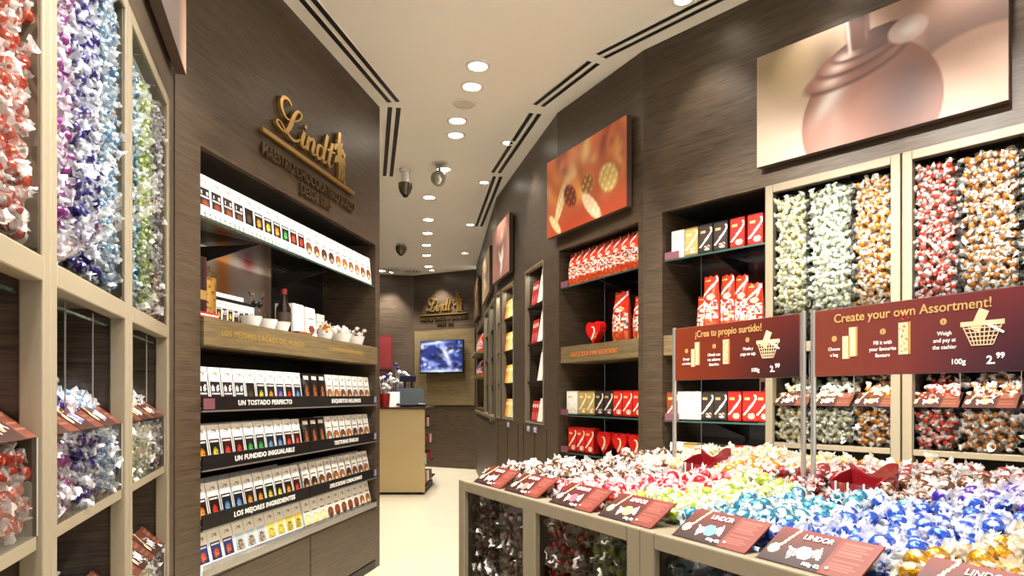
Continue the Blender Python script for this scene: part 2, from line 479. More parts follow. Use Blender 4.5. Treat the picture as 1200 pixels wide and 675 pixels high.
aimed(-.62, .95, ISL.pt(.35, 0, .55), 'added unseen spot aimed at the glass front of the island', W_DISP * 3.2, 60)  # unseen lamp added to light the sweets behind the island glass
washer(BACK, 0.52, 0.25, 1.5, 'small recessed spot tight above the gold sign on the back wall', W_WASH * 4, 75)
washer(BL, 0.9, 0.25, 1.2, 'small recessed spot tight above the wall behind the counter', W_WASH * 4, 75)
for fr, u in ((FAR1, 0.4), (FAR2, 0.45), (FAR3, 2.4), (FAR3, 0.9)): washer(fr, u, 0.2, 1.3, 'small recessed spot tight above the far right wall', W_WASH, 78, 'spots tight above the far right wall')

# slot diffusers: two black slots each
def slot(a, b, label, w=0.030, gap=0.055):
    """a, b: ends of the pair's centre line on the ceiling"""
    a = Vector((*a, 0)); b = Vector((*b, 0)); d = b - a; L = d.length
    t = thing('slot_diffuser', label, 'air vent', (*((a + b) / 2).xy, H), math.atan2(d.y, d.x))
    for s in (-1, 1):
        MB().box(-L / 2, L / 2, s * gap / 2 - w / 2, s * gap / 2 + w / 2, -0.004, 0.0).build('slot', BLACK, t)
        fr = MB()
        for k in (-1, 1): fr.box(-L / 2 - .004, L / 2 + .004, s * gap / 2 + k * (w / 2 + .002) - .002, s * gap / 2 + k * (w / 2 + .002) + .002, -0.006, 0.0)
        fr.build('slot_rim', CEIL, t)
    return t
def mid2(p, q): return ((p[0] + q[0]) / 2, (p[1] + q[1]) / 2)
SL = [((361.5, 0), (461.5, 119), 'long pair of black ceiling slots running in above the gold logo wall', True),
      ((462, 126), (454.5, 206), 'pair of black ceiling slots beyond the end of the bar display wall', False),
      ((833, 0), (704, 65), 'long pair of black ceiling slots over the near right wall', True),
      ((695, 73), (631, 123), 'pair of black ceiling slots above the orange sweets poster', False),
      ((627, 133), (581, 202), 'pair of black ceiling slots over the far right curve, middle of three', False),
      ((583, 207), (561, 265), 'pair of black ceiling slots over the far right curve, furthest', False)]
for a, b, lb, ext in SL:
    A = Vector(cpt(*a)); B = Vector(cpt(*b))
    if ext: A = A + (A - B).normalized() * 0.9
    slot(A, B, lb)

# round speaker, swivel spot, cameras, dome, round grille
x, y = cpt(544, 121)
t = thing('ceiling_speaker', 'flat round white speaker grille among the aisle downlights', 'speaker', (x, y, H))
MB().lathe([(0.075, 0), (0.075, -0.005), (0.066, -0.008)], n=28, cap=False).build('rim', CEIL, t, smooth=True)
MB().lathe([(0.066, -0.006), (0.03, -0.009), (0.002, -0.010)], n=28, cap=False).build('grille', mat('speaker_grille', (205, 198, 188), 0.7), t, smooth=True)
def camera_dome(px, py, label, stem=0.10, r=0.055):
    x, y = cpt(px, py - 8)
    t = thing('security_camera', label, 'security camera', (x, y, H))
    MB().lathe([(r * .8, 0), (r * .8, -0.02), (r * .55, -0.03), (r * .55, -stem), (r * .95, -stem - 0.01)], n=20).build('mount', CERAM, t, smooth=True, auto=0.6)
    MB().lathe([(r, -stem), (r, -stem - .03), (r * .8, -stem - .07), (r * .5, -stem - .095), (0.003, -stem - .10)], n=20).build('housing', mat('smoked_housing', (112, 104, 92), 0.25, 0.5), t, smooth=True, auto=0.6)
    MB().lathe([(r * .45, -stem - .096), (r * .3, -stem - .112), (0.002, -stem - .116)], n=14).build('camera_lens', BLACK, t, smooth=True)
    return t
camera_dome(475, 206, 'grey camera on a white stem hanging left of the aisle downlights', 0.12, 0.058)
camera_dome(470, 294, 'small grey dome camera furthest down the ceiling, by the round grille', 0.03, 0.07)
x, y = cpt(518, 198)
t = thing('swivel_spotlight', 'silver swivel spotlight hanging beside the fifth aisle downlight', 'spotlight', (x - .01, y - .1, H))
MB().lathe([(0.03, 0), (0.03, -0.012), (0.012, -0.014), (0.012, -0.05)], n=16).build('mount', STEEL, t, smooth=True, auto=0.6)
h = MB().lathe([(0.03, 0.05), (0.05, 0.03), (0.062, -0.03), (0.062, -0.045), (0.05, -0.046)], n=22).build('lamp_head', STEEL, t, smooth=True, auto=0.6)
h.location = (0, 0, -0.10); h.rotation_euler = (math.radians(-55), 0, math.radians(-12))
f = MB().lathe([(0.05, -0.044), (0.025, -0.052), (0.002, -0.054)], n=18).build('lens', DISH, h, smooth=True)
x, y = cpt(472, 317)
t = thing('ceiling_grille', 'round white air grille in the far ceiling near the counter', 'air vent', (x, y, H))
MB().lathe([(0.30, 0), (0.30, -0.008), (0.27, -0.012)], n=32, cap=False).build('rim', CEIL, t, smooth=True)
g = MB()
for r in (0.25, 0.2, 0.15, 0.1, 0.05): g.lathe([(r, -0.002), (r, -0.012), (r - 0.02, -0.012), (r - .02, -0.002)], n=28, cap=False)
g.build('blades', CEIL, t)
MB().lathe([(0.27, -0.001), (0.002, -0.001)], n=28, cap=False).build('throat', BLACK, t)
# ------------------------------------------------------------------ wrapped truffles
RB = 0.0142
def ico(sub):
    bm = bmesh.new(); bmesh.ops.create_icosphere(bm, subdivisions=sub, radius=1.0)
    v = np.array([p.co[:] for p in bm.verts]); f = np.array([[q.index for q in p.verts] for p in bm.faces]); bm.free()
    return v, f
def truffle_arrays(sub, nseg, rings, seed, ear=1.0):
    """ball (verts, tris) and twisted wrapper ends (verts, quads) along x"""
    rg = np.random.default_rng(seed)
    v, f = ico(sub)
    ph = np.arctan2(v[:, 2], v[:, 1])
    r = 1 + 0.035 * np.sin(ph * 9 + rg.uniform(0, 6)) * np.abs(v[:, 0]) ** 1.5 + 0.02 * rg.standard_normal(len(v)) * (0.4 if sub > 2 else 1)
    ball = v * r[:, None] * RB; ball[:, 0] *= 1.08
    ev = []; ef = []
    for sd in (-1, 1):
        o = len(ev); ben = rg.uniform(-0.5, 0.5, 2); pl = rg.integers(5, 9); p0 = rg.uniform(0, 6)
        L = rg.uniform(.8, 1.15) * ear
        for k in range(rings + 1):
            t = k / rings
            rad = 0.66 if k == 0 else 0.34 + .78 * max(0, t - 0.2) ** 0.8
            x = 0.78 + L * t
            for q in range(nseg):
                a = 2 * PI * q / nseg
                w = rad * (1 if k == 0 else .5 + .5 * ear) * (1 + (0.26 * math.sin(a * pl + p0) + rg.uniform(-.34, .34)) * t)
                xx = x + (rg.uniform(-.30, .24) if k == rings else (rg.uniform(-.12, .12) if k else 0))
                ev.append((sd * xx * RB, (w * math.cos(a) + ben[0] * t * t) * RB, (w * 0.75 * math.sin(a) + ben[1] * t * t) * RB))
        for k in range(rings):
            for q in range(nseg):
                q2 = (q + 1) % nseg
                ef.append((o + k * nseg + q, o + k * nseg + q2, o + (k + 1) * nseg + q2, o + (k + 1) * nseg + q))
    return ball, f, np.array(ev), np.array(ef)
TLO = [truffle_arrays(1, 8, 2, s) for s in range(4)]
TMD = [truffle_arrays(2, 12, 3, s) for s in range(4)]
THI = [truffle_arrays(3, 24, 5, s, .74) for s in range(4)]
TIS = [truffle_arrays(2, 14, 3, s, .78) for s in range(4)]

FLV = {   # name: (foil colour, wrapper colour, pale streak amount)
    'coral': ((206, 72, 46), (250, 226, 216)), 'red': ((206, 26, 40), (252, 224, 224)), 'pink': ((226, 120, 130), (255, 236, 236)),
    'magenta': ((150, 60, 140), (240, 226, 240)), 'violet': ((52, 38, 128), (228, 226, 244)), 'sky': ((110, 150, 190), (232, 240, 246)),
    'teal': ((36, 122, 152), (222, 240, 244)), 'lime': ((160, 182, 50), (240, 246, 214)), 'smoke': ((120, 108, 116), (240, 238, 238)),
    'cream': ((226, 214, 150), (250, 248, 232)), 'ivory': ((222, 222, 186), (248, 248, 238)), 'orange': ((214, 134, 34), (252, 240, 218)),
    'amber': ((196, 122, 46), (250, 240, 226)), 'blue': ((40, 82, 186), (226, 234, 250)), 'gold': ((206, 150, 30), (250, 236, 190)),
    'purple': ((62, 36, 150), (230, 224, 246)), 'brown': ((104, 62, 36), (248, 240, 232)), 'cocoa': ((74, 38, 24), (240, 228, 218)),
    'maroon': ((140, 40, 40), (246, 228, 222)), 'pale': ((222, 196, 186), (252, 246, 244)), 'lemon': ((226, 190, 70), (252, 248, 222))}
def whiter(c): return tuple(int(x * .45 + 252 * .55) for x in c)
FM = {}
for k, (a, b) in FLV.items():
    FM[k] = (foil('foil_' + k, a, pale=whiter(b), amount=0.53, metal=(0.8 if k == 'gold' else 0.55)), cellophane('wrapper_' + k, whiter(b)))

def axis_rot(n, rg, nrm):
    '''wrapper axis mostly across the viewing normal'''
    k = 'xyz'.index(nrm); a = rg.standard_normal((n, 3)); a[:, k] *= .35; a /= np.linalg.norm(a, axis=1)[:, None]
    b = rg.standard_normal((n, 3)); b -= a * (a * b).sum(1)[:, None]; b /= np.linalg.norm(b, axis=1)[:, None]
    return np.stack([a, b, np.cross(a, b)], 2)
def rand_rot(n, rg):
    q = rg.standard_normal((n, 4)); q /= np.linalg.norm(q, axis=1)[:, None]
    w, x, y, z = q.T
    return np.stack([np.stack([1 - 2 * (y * y + z * z), 2 * (x * y - z * w), 2 * (x * z + y * w)], 1),
                     np.stack([2 * (x * y + z * w), 1 - 2 * (x * x + z * z), 2 * (y * z - x * w)], 1),
                     np.stack([2 * (x * z - y * w), 2 * (y * z + x * w), 1 - 2 * (x * x + y * y)], 1)], 1)
def heap_object(name, pts, flav, label, group, tmpl, fr=None, loc=None, seed=0, nrm='y'):
    """one uncountable heap: flav is a flavour name, or an array of names"""
    rg = np.random.default_rng(seed + 17)
    n = len(pts); Rm = axis_rot(n, rg, nrm); var = rg.integers(0, 4, n); sc = rg.uniform(0.94, 1.08, n)
    names = np.array([flav] * n) if isinstance(flav, str) else np.array(flav)
    used = sorted(set(names.tolist())); mats = []
    for u in used: mats += list(FM[u])
    cos = []; tris = []; quads = []; m3 = []; m4 = []; off = 0
    for vi in range(4):
        b, bf, e, ef = tmpl[vi]
        for u in used:
            ids = np.where((var == vi) & (names == u))[0]
            if not len(ids): continue
            mi = used.index(u) * 2
            loc_v = np.concatenate([b, e])
            P = np.einsum('nij,vj->nvi', Rm[ids], loc_v) * sc[ids][:, None, None] + pts[ids][:, None, :]
            nv = len(loc_v); base = off + np.arange(len(ids)) * nv
            tris.append((base[:, None, None] + bf[None]).reshape(-1, 3)); m3.append(np.full(len(ids) * len(bf), mi))
            quads.append((base[:, None, None] + ef[None] + len(b)).reshape(-1, 4)); m4.append(np.full(len(ids) * len(ef), mi + 1))
            cos.append(P.reshape(-1, 3)); off += nv * len(ids)
    me = np_mesh(name, np.concatenate(cos), [np.concatenate(tris), np.concatenate(quads)], np.concatenate(m3 + m4))
    for m in mats: me.materials.append(m)
    me.shade_smooth()
    o = bpy.data.objects.new(name, me); COL.objects.link(o)
    if fr is not None: o.location = fr.o; o.rotation_euler = (0, 0, fr.rz)
    if loc is not None: o.location = loc
    return props(o, label, 'sweets', group, 'stuff')

ONE = {}
def one_truffle(flav, k, label, group, pos, rot):
    key = (flav, k)
    if key not in ONE:
        b, bf, e, ef = THI[k]
        mb = np_mesh('wrapped_truffle', b, bf); mb.materials.append(FM[flav][0]); mb.shade_smooth()
        he, hf = len(e) // 2, len(ef) // 2; ms = []
        for q in (0, 1):
            mw = np_mesh('wrapper_twist', e[q * he:(q + 1) * he], ef[q * hf:(q + 1) * hf] - q * he); mw.materials.append(FM[flav][1]); mw.shade_smooth(); ms.append(mw)
        ONE[key] = (mb, ms)
    o = bpy.data.objects.new('wrapped_truffle', ONE[key][0]); COL.objects.link(o)
    o.location = pos; o.rotation_euler = rot
    for mw in ONE[key][1]:
        w = bpy.data.objects.new('wrapper_twist', mw); COL.objects.link(w); w.parent = o
    return props(o, label, 'truffle', group)

def hexpts(x0, x1, z0, z1, p, jit, rg):
    nx = max(1, int(round((x1 - x0) / p))); px = (x1 - x0) / nx; pz = p * 0.88; nz = max(1, int((z1 - z0) / pz))
    out = []
    for j in range(nz):
        for i in range(nx):
            out.append((x0 + (i + 0.5 + (0.25 if j % 2 else -0.25)) * px, z0 + (j + 0.5) * pz))
    a = np.array(out); return a + rg.uniform(-jit, jit, a.shape)
def bin_fill(x0, x1, y0, z0, z1, layers, rg, p=0.0315):
    L = []
    for k in range(layers):
        a = hexpts(x0 + .012, x1 - .012, z0 + .012, z1 - 0.006, p, 0.006, rg)
        y = y0 + 0.0155 + k * 0.024 + rg.uniform(-.002, .008, len(a))
        L.append(np.stack([a[:, 0], y, a[:, 1]], 1))
    return np.concatenate(L)

# ------------------------------------------------------------------ price cards
def card_art(flav, warm=False):
    fc = FLV[flav][0]; fc = tuple(min(255, int(c * 0.7 + 70)) for c in fc)
    def fn(u, v):
        if u > 0.63:                                            # text panel with lines of small print
            base = (106, 44, 32) if not warm else (86, 42, 26)
            if 0.10 < v < 0.44 or 0.50 < v < 0.90:
                if int(v * 26) % 2 == 0 and 0.67 < u < (0.93 if int(v * 26) % 4 else 0.88): return tuple(min(255, c + 30) for c in base)
            return base
        t = max(0, min(1, v * 1.1 - 0.1)); a = (36, 13, 10) if not warm else (42, 19, 12); b = (100, 28, 16) if not warm else (82, 38, 22)
        base = tuple(a[i] + (b[i] - a[i]) * t for i in range(3))
        sx = 0.10 + (v - 0.45) * 0.16                           # spoon
        if v > 0.42 and abs(u - sx - .02) < 0.014: return (232, 208, 150)
        if ((u - 0.085) / 0.055) ** 2 + ((v - 0.36) / 0.14) ** 2 < 1: return (236, 214, 158)
        dx, dy = u - 0.40, v - 0.40; a_ = dx * 0.93 + dy * 0.16; b_ = dy * 0.9 - dx * 0.35
        if (a_ / 0.075) ** 2 + (b_ / 0.17) ** 2 < 1: return fc
        if 0.06 < abs(a_) < 0.155 and abs(b_) < 0.05 + (abs(a_) - 0.06) * 1.3 and int(abs(a_) * 90 + b_ * 30) % 3: return (232, 222, 214)
        return base
    return fn
CARD = {}
def price_card(parent, flav, w, h, warm=False, name='price_card', nx=44, nz=18):
    k = (flav, w, h, warm)
    if k not in CARD:
        mb = MB().box(0, w, 0, 0.0025, 0, h, c=lin((110, 40, 24)), skip='f').art(0, w, 0, h, 0, nx, nz, card_art(flav, warm))
        CARD[k] = mb.mesh(name, PRINT)
    o = bpy.data.objects.new(name, CARD[k]); COL.objects.link(o)
    if parent is not None: o.parent = parent
    return o

# ------------------------------------------------------------------ wall dispensers
HF, HB = .004, .075
def dispenser(fr, u0, W, T, zl, flavs, hop, label, side, tmpl, lower=None, rg=None, fill_upper=True):
    """one tall pick-and-mix cabinet of three bins: upper bins, open scoop gap, hopper, second hopper"""
    rg = rg or np.random.default_rng(int(abs(u0) * 1000) + 3)
    loc = fr.pt(u0); t = thing('sweet_dispenser', label, 'sweets dispenser', loc, fr.rz)
    p = 0.036; mz0, mz1 = 1.293, 1.336; b = W / 3
    f = MB()
    f.box(0, p, -.005, .032, 0, T); f.box(W - p, W, -.005, .032, 0, T)
    f.box(p, W - p, -.005, .032, T - .036, T); f.box(p, W - p, -.005, .032, mz0, mz1)
    f.box(p, W - p, -.005, .032, 0.0, 0.10)
    f.build('frame', CHAMP, t, bevel=0.003)
    MB().box(0.004, W - .004, .34, .36, 0, T).build('back_panel', DARK, t)
    MB().box(0.002, 0.012, .032, .34, 0, T).build('side_panel', WOOD, t)
    MB().box(W - 0.012, W - .002, .032, .34, 0, T).build('side_panel', WOOD, t)
    MB().box(0.012, W - .012, .06, .34, T - .02, T).build('top_panel', DARK, t)
    MB().box(0.012, W - .012, .015, .18, mz0 + .025, mz1 + .01).build('upper_floor', CHAMP, t)
    MB().box(0.012, W - .012, .118, .124, mz1, T - .03).build('inner_back', DARK, t)
    MB().add([(p, .0, mz1), (W - p, .0, mz1), (W - p, .0, T - .036), (p, .0, T - .036)], [(0, 1, 2, 3)]).build('front_pane', GLASS, t)
    for k in (1, 2):
        MB().box(k * b - .0025, k * b + .0025, .004, .115, mz1, T - .04).build('divider_pane', ACRYL, t)
        MB().box(k * b - .002, k * b + .002, .03, .30, zl + .03, mz0 - .03).build('divider_pane', ACRYL, t)
        MB().box(k * b - .0009, k * b + .0009, .0275, .030, zl + .24, mz0 - .005).build('divider_edge', STEEL, t)
    MB().box(p, W - p, .035, .045, mz0 - .022, mz0 - .016).build('glass_shelf_edge', TEAL, t)
    tiers = [(zl, zl + .190, zl + .245)] + [(zl - .415, zl - .245, zl - .180)]
    for ti, (za, zb, zc) in enumerate(tiers):
        hp = MB()
        hp.box(.004 + p * (0 if ti == 0 else 1), W - p - .004, -.006 if ti else .004, .05, za, za + .024)
        hp.build('hopper_rail', CHAMP, t, bevel=0.002)
        ac = MB()
        x0, x1 = p + .002, W - p - .002
        ac.add([(x0, HF, za + .024), (x1, HF, za + .024), (x1, HF, zb), (x0, HF, zb), (x1, HB, zc), (x0, HB, zc)], [(0, 1, 2, 3), (3, 2, 4, 5)])
        ac.add([(x0, HF, za + .024), (x0, .2, za + .024), (x0, .2, zc), (x0, HB, zc), (x0, HF, zb)], [(0, 1, 2, 3, 4)])
        ac.add([(x1, HF, za + .024), (x1, .2, za + .024), (x1, .2, zc), (x1, HB, zc), (x1, HF, zb)], [(4, 3, 2, 1, 0)])
        ac.build('hopper_pane', ACRYL, t)
        ed = MB()
        ed.tube([(x0, HF, za + .024), (x0, HF, zb), (x0, HB, zc)], .0016, 5); ed.tube([(x1, HF, za + .024), (x1, HF, zb), (x1, HB, zc)], .0016, 5)
        ed.build('hopper_edge', STEEL, t)
        MB().box(p, W - p, .21, .215, za, zc + .02).build('hopper_back', DARK, t)
        MB().box(p, W - p, .05, .34, za + .004, za + .018).build('hopper_floor', CHAMPP, t)
        fl = hop if ti == 0 else (lower or hop)
        for k in range(3):
            c = price_card(t, fl[k], b - .022, 0.094, True)
            c.location = (k * b + .011 + (p * .3 if k == 0 else 0) - (p * .3 if k == 2 else 0), HF - .001, zb + .002)
            c.rotation_euler = (-math.atan2(HB - HF, zc - zb), 0, 0)
    hold = fr.pt(u0)
    for k in range(3):
        xa = k * b + (p if k == 0 else .004); xb = (k + 1) * b - (p if k == 2 else .004)
        w = ('left', 'middle', 'right')[k]
        if fill_upper:
            pts = bin_fill(xa, xb, .004, mz1 + .01, T - .045 - rg.uniform(0, .02), 3, rg)
            o = heap_object('truffle_fill', pts, flavs[k], f'{CN[flavs[k]]} wrapped truffles filling the tall {w} bin of {side}', 'wrapped truffles in the tall wall bins', tmpl, None, hold, int(k + abs(u0) * 50))
            o.rotation_euler = (0, 0, fr.rz)
        for ti, (za, zb, zc) in enumerate(tiers):
            fl = hop if ti == 0 else (lower or hop)
            A = bin_fill(xa, xb, HF, za + .024, zb + .012, 3, rg)
            B = hexpts(xa + .012, xb - .012, .05, .20, .033, .007, rg)      # top of the hopper heap, rising to the back
            Bz = zb + 0.0 + (B[:, 1] - .0) * (0.62 if ti == 0 else .3) + rg.uniform(-.008, .012, len(B))
            pts = np.concatenate([A, np.stack([B[:, 0], B[:, 1], Bz], 1)])
            o = heap_object('truffle_fill', pts, fl[k], f'{CN[fl[k]]} wrapped truffles in the {"upper" if ti == 0 else "lower"} {w} scoop hopper of {side}', 'wrapped truffles in the scoop hoppers', tmpl, None, hold, int(k * 7 + ti + abs(u0) * 90))
            o.rotation_euler = (0, 0, fr.rz)
    return t
CN = {'coral': 'coral red', 'red': 'bright red', 'pink': 'pink', 'magenta': 'magenta', 'violet': 'dark violet', 'sky': 'pale blue', 'teal': 'teal',
      'lime': 'lime green', 'smoke': 'smoky grey', 'cream': 'pale yellow', 'ivory': 'ivory white', 'orange': 'orange gold', 'amber': 'amber',
      'blue': 'blue', 'gold': 'gold', 'purple': 'purple', 'brown': 'brown and white', 'cocoa': 'dark cocoa', 'maroon': 'maroon', 'pale': 'pale rosy white', 'lemon': 'lemon yellow'}
dispenser(LEFT, -0.604, 0.604, 2.116, .838, ('pale', 'red', 'coral'), ('pale', 'red', 'coral'), 'beige framed sweets dispenser nearest the camera on the left, coral red bin showing', 'the nearest left dispenser', TMD)
dispenser(LEFT, 0.0, 0.604, 2.116, .838, ('magenta', 'violet', 'sky'), ('magenta', 'violet', 'sky'), 'beige framed sweets dispenser on the left with magenta, violet and pale blue bins', 'the second left dispenser', TMD)
dispenser(LEFT, 0.608, 0.604, 2.116, .838, ('teal', 'lime', 'smoke'), ('lime', 'ivory', 'smoke'), 'beige framed sweets dispenser furthest back on the left, lime green bin in its middle', 'the furthest left dispenser', TMD)
dispenser(NEAR, 0.704, 0.573, 2.062, .862, ('cream', 'ivory', 'orange'), ('cream', 'ivory', 'orange'), 'beige framed sweets dispenser on the right with pale yellow, ivory and orange bins', 'the right dispenser behind the Spanish sign', TLO, ('maroon', 'ivory', 'cream'))
dispenser(NEAR, 1.284, 0.573, 2.062, .862, ('coral', 'amber', 'orange'), ('coral', 'amber', 'maroon'), 'beige framed sweets dispenser at the right picture edge, coral and amber bins', 'the dispenser at the right edge', TLO, ('cocoa', 'maroon', 'brown'))
# ------------------------------------------------------------------ sweets island
IL, ID, IZ = 1.435, 0.95, 0.888
def island_unit(u0, W, label):
    t = thing('sweets_island_unit', label, 'display counter', ISL.pt(u0), ISL.rz)
    p = .034; half = W / 2
    f = MB()
    for x in (0, W - p): f.box(x, x + p, 0, .04, 0, IZ); f.box(x, x + p, ID - .04, ID, 0, IZ)
    f.box(half - p * .75, half + p * .75, 0, .04, 0, IZ - .02)
    f.box(p, W - p, 0, .045, IZ - .026, IZ); f.box(p, W - p, ID - .045, ID, IZ - .026, IZ)
    f.box(0, p, .04, ID - .04, IZ - .026, IZ); f.box(W - p, W, .04, ID - .04, IZ - .026, IZ)
    f.box(p, W - p, 0, .04, 0, .10)
    f.build('frame', CHAMP, t, bevel=0.003)
    for a, b in ((p, half - p * .75), (half + p * .75, W - p)):
        MB().add([(a, .012, .1), (b, .012, .1), (b, .012, IZ - .026), (a, .012, IZ - .026)], [(0, 1, 2, 3)]).build('front_pane', GLASS, t)
        MB().box((a + b) / 2 - .0025, (a + b) / 2 + .0025, .014, .1, .1, IZ - .03).build('divider_pane', ACRYL, t)
    MB().box(.006, .016, .04, ID - .04, .02, IZ - .026).build('end_panel', CHAMPP, t)
    MB().box(W - .016, W - .006, .04, ID - .04, .02, IZ - .026).build('end_panel', CHAMPP, t)
    MB().box(p, W - p, ID - .03, ID - .02, .02, IZ - .026).build('rear_panel', CHAMPP, t)
    MB().box(p, W - p, .14, .15, .1, IZ - .08).build('inner_back', CHAMPP, t)
    return t
W1 = 0.7175
islands = [island_unit(0, W1, 'beige framed glass-fronted sweets island unit at the aisle end'),
           island_unit(W1, W1, 'beige framed glass-fronted sweets island unit nearest the camera')]
def nz_(u, v, k=1.0):
    return math.sin(u * 13.1 * k + 1.3) * math.cos(v * 11.7 * k + .4) + 0.5 * math.sin(u * 29 * k + v * 23 * k)
def heap_h(u, v):
    e = min(u, IL - u, v, ID - v); k = min(1.0, max(0, (e - .0) / .10))
    back = min(1, max(0, (v - .3) / .25)); side = 1 - min(1, max(0, (u - .05) / .35))
    return IZ + .004 + k * (.016 + .028 * back + .018 * side * (1 - back)) + .006 * nz_(u, v) * k
# shallow tray that carries the heap, following it from below
for i, t in enumerate(islands):
    u0 = i * W1; n1, n2 = 14, 18; vs = []; fs = []
    for a in range(n1 + 1):
        for b in range(n2 + 1):
            uu = .036 + (W1 - .072) * a / n1; vv = .047 + (ID - .094) * b / n2
            vs.append((uu, vv, heap_h(u0 + uu, vv) - .052))
    for a in range(n1):
        for b in range(n2):
            q = a * (n2 + 1) + b; fs.append((q, q + n2 + 1, q + n2 + 2, q + 1))
    MB().add(vs, fs).build('raised_tray', CHAMPP, t)

FRONT = [(0.10, 'pale'), (0.35, 'brown'), (0.53, 'red'), (0.72, 'lime'), (0.885, 'teal'), (1.085, 'blue'), (9, 'gold')]
BACKR = [(0.14, 'brown'), (0.36, 'cream'), (0.57, 'orange'), (0.76, 'maroon'), (0.93, 'brown'), (1.16, 'purple'), (9, 'pink')]
REAR = [(0.30, 'cream'), (0.52, 'lemon'), (0.70, 'orange'), (0.95, 'maroon'), (9, 'cocoa')]
def zone(u, v, rg):
    u += rg.normal(0, .014); v += rg.normal(0, .014)
    row = FRONT if v < .44 else (BACKR if v < .72 else REAR)
    for lim, nm in row:
        if u < lim: return nm
NAME = {'FRONT': FRONT}
rg = np.random.default_rng(42)
HOLD = [(0.345, 0.50), (0.755, 0.50)]
top = []
for u, v in hexpts(.014, IL - .014, .062, ID - .02, .0365, .007, rg):
    if any(abs(u - a) < .064 and -.115 < v - b < .04 for a, b in HOLD): continue
    top.append((u, v, heap_h(u, v) - .004 + rg.uniform(-.006, .010), zone(u, v, rg)))
low = []
for u, v in hexpts(.03, IL - .03, .066, ID - .05, .0345, .006, rg):
    low.append((u, v, heap_h(u, v) - .028 + rg.uniform(-.004, .004), zone(u, v, rg)))
def seen(p):
    if p.y < .2: return False
    x = 600 + 800 * p.x / p.y; y = 463 - 800 * (p.z - 1.1) / p.y
    return -5 < x < 1205 and -5 < y < 680
cand = []
for i, (u, v, z, fl) in enumerate(top):
    w = ISL.pt(u, v, z)
    if seen(w): cand.append((w.y, i, w))
cand.sort()
single = set()
for d, i, w in cand[:N_SINGLE]:
    single.add(i); u, v, z, fl = top[i]
    ft = {'gold': 'at the near corner of', 'blue': 'in front on', 'teal': 'in the teal patch of', 'purple': 'towards the back of', 'lime': 'in the green patch of'}.get(fl, 'in the heap on')
    one_truffle(fl, i % 4, f'{CN[fl]} wrapped truffle {ft} the sweets island', f'{CN[fl]} truffles on the sweets island', w,
                (rg.uniform(0, 6.28), rg.uniform(-.45, .45), rg.uniform(0, 6.28)))
rest = [t for i, t in enumerate(top) if i not in single] 
byf = {}
for u, v, z, fl in rest: byf.setdefault(fl, ([], []))[0].append((u, v, z))
for u, v, z, fl in low: byf.setdefault(fl, ([], []))[1].append((u, v, z))
for fl, (a, b) in byf.items():
    w = {'pale': 'at the aisle corner', 'lime': 'in the middle front', 'cream': 'at the back left', 'orange': 'behind the Spanish sign'}.get(fl, 'among the other heaps')
    heap_object('truffle_heap', np.array(a + b), fl, f'heap of {CN[fl]} wrapped truffles on the sweets island, {w}', 'heaped truffles on the island', TIS, ISL, None, len(fl) * 3, 'z')
# sweets behind the island's front glass
for a, b, fl, w in ((.036, .178, 'brown', 'first'), (.182, .33, 'pale', 'second'), (.387, .536, 'red', 'third'), (.541, .682, 'lime', 'fourth'),
                    (.754, .90, 'teal', 'fifth'), (.905, 1.05, 'blue', 'sixth'), (1.105, 1.25, 'gold', 'seventh'), (1.255, 1.40, 'gold', 'eighth')):
    pts = bin_fill(a, b, .013, .35, IZ - .040, 4, rg, .0285)
    heap_object('truffle_fill', pts, fl, f'{CN[fl]} wrapped truffles behind the {w} front glass bin of the island', 'truffles behind the island glass', TMD, ISL, None, int(a * 99))

# price cards along the front edge
CARDS = [(.064, 'pink', 'first, at the aisle end'), (.228, 'brown', 'second from the aisle end'), (.420, 'red', 'third from the aisle end'), (.587, 'lime', 'fourth, picturing a lime green sweet'),
         (.780, 'teal', 'with the light teal sweet, fifth along'), (.942, 'sky', 'with the pale blue sweet, sixth along'), (1.137, 'gold', 'by the gold truffles')]
CH, CW = .064, .142
for u, fl, w in CARDS:
    t = thing('price_card', f'red-brown price card on the island edge, {w}', 'price card', ISL.pt(u, .012, IZ + .001), ISL.rz, 'price cards along the island edge', tilt=math.radians(-56))
    price_card(t, fl, CW, CH, False, 'printed_panel', 70, 30)
    text('LINDOR', .0125, WHITEP, t, .062, -.0012, .0475, ext=.0003, xs=.92, align='CENTER')
    text('100g €2.', .0075, WHITEP, t, .078, -.0012, .0055, ext=.0003, align='CENTER', bold=.0001)
    text('99', .005, WHITEP, t, .0985, -.0012, .0085, ext=.0003, align='CENTER', bold=.0001)
    MB().box(-.001, CW + .001, -.0006, .004, -.002, .0008).build('holder_rail', ACRYL, t)

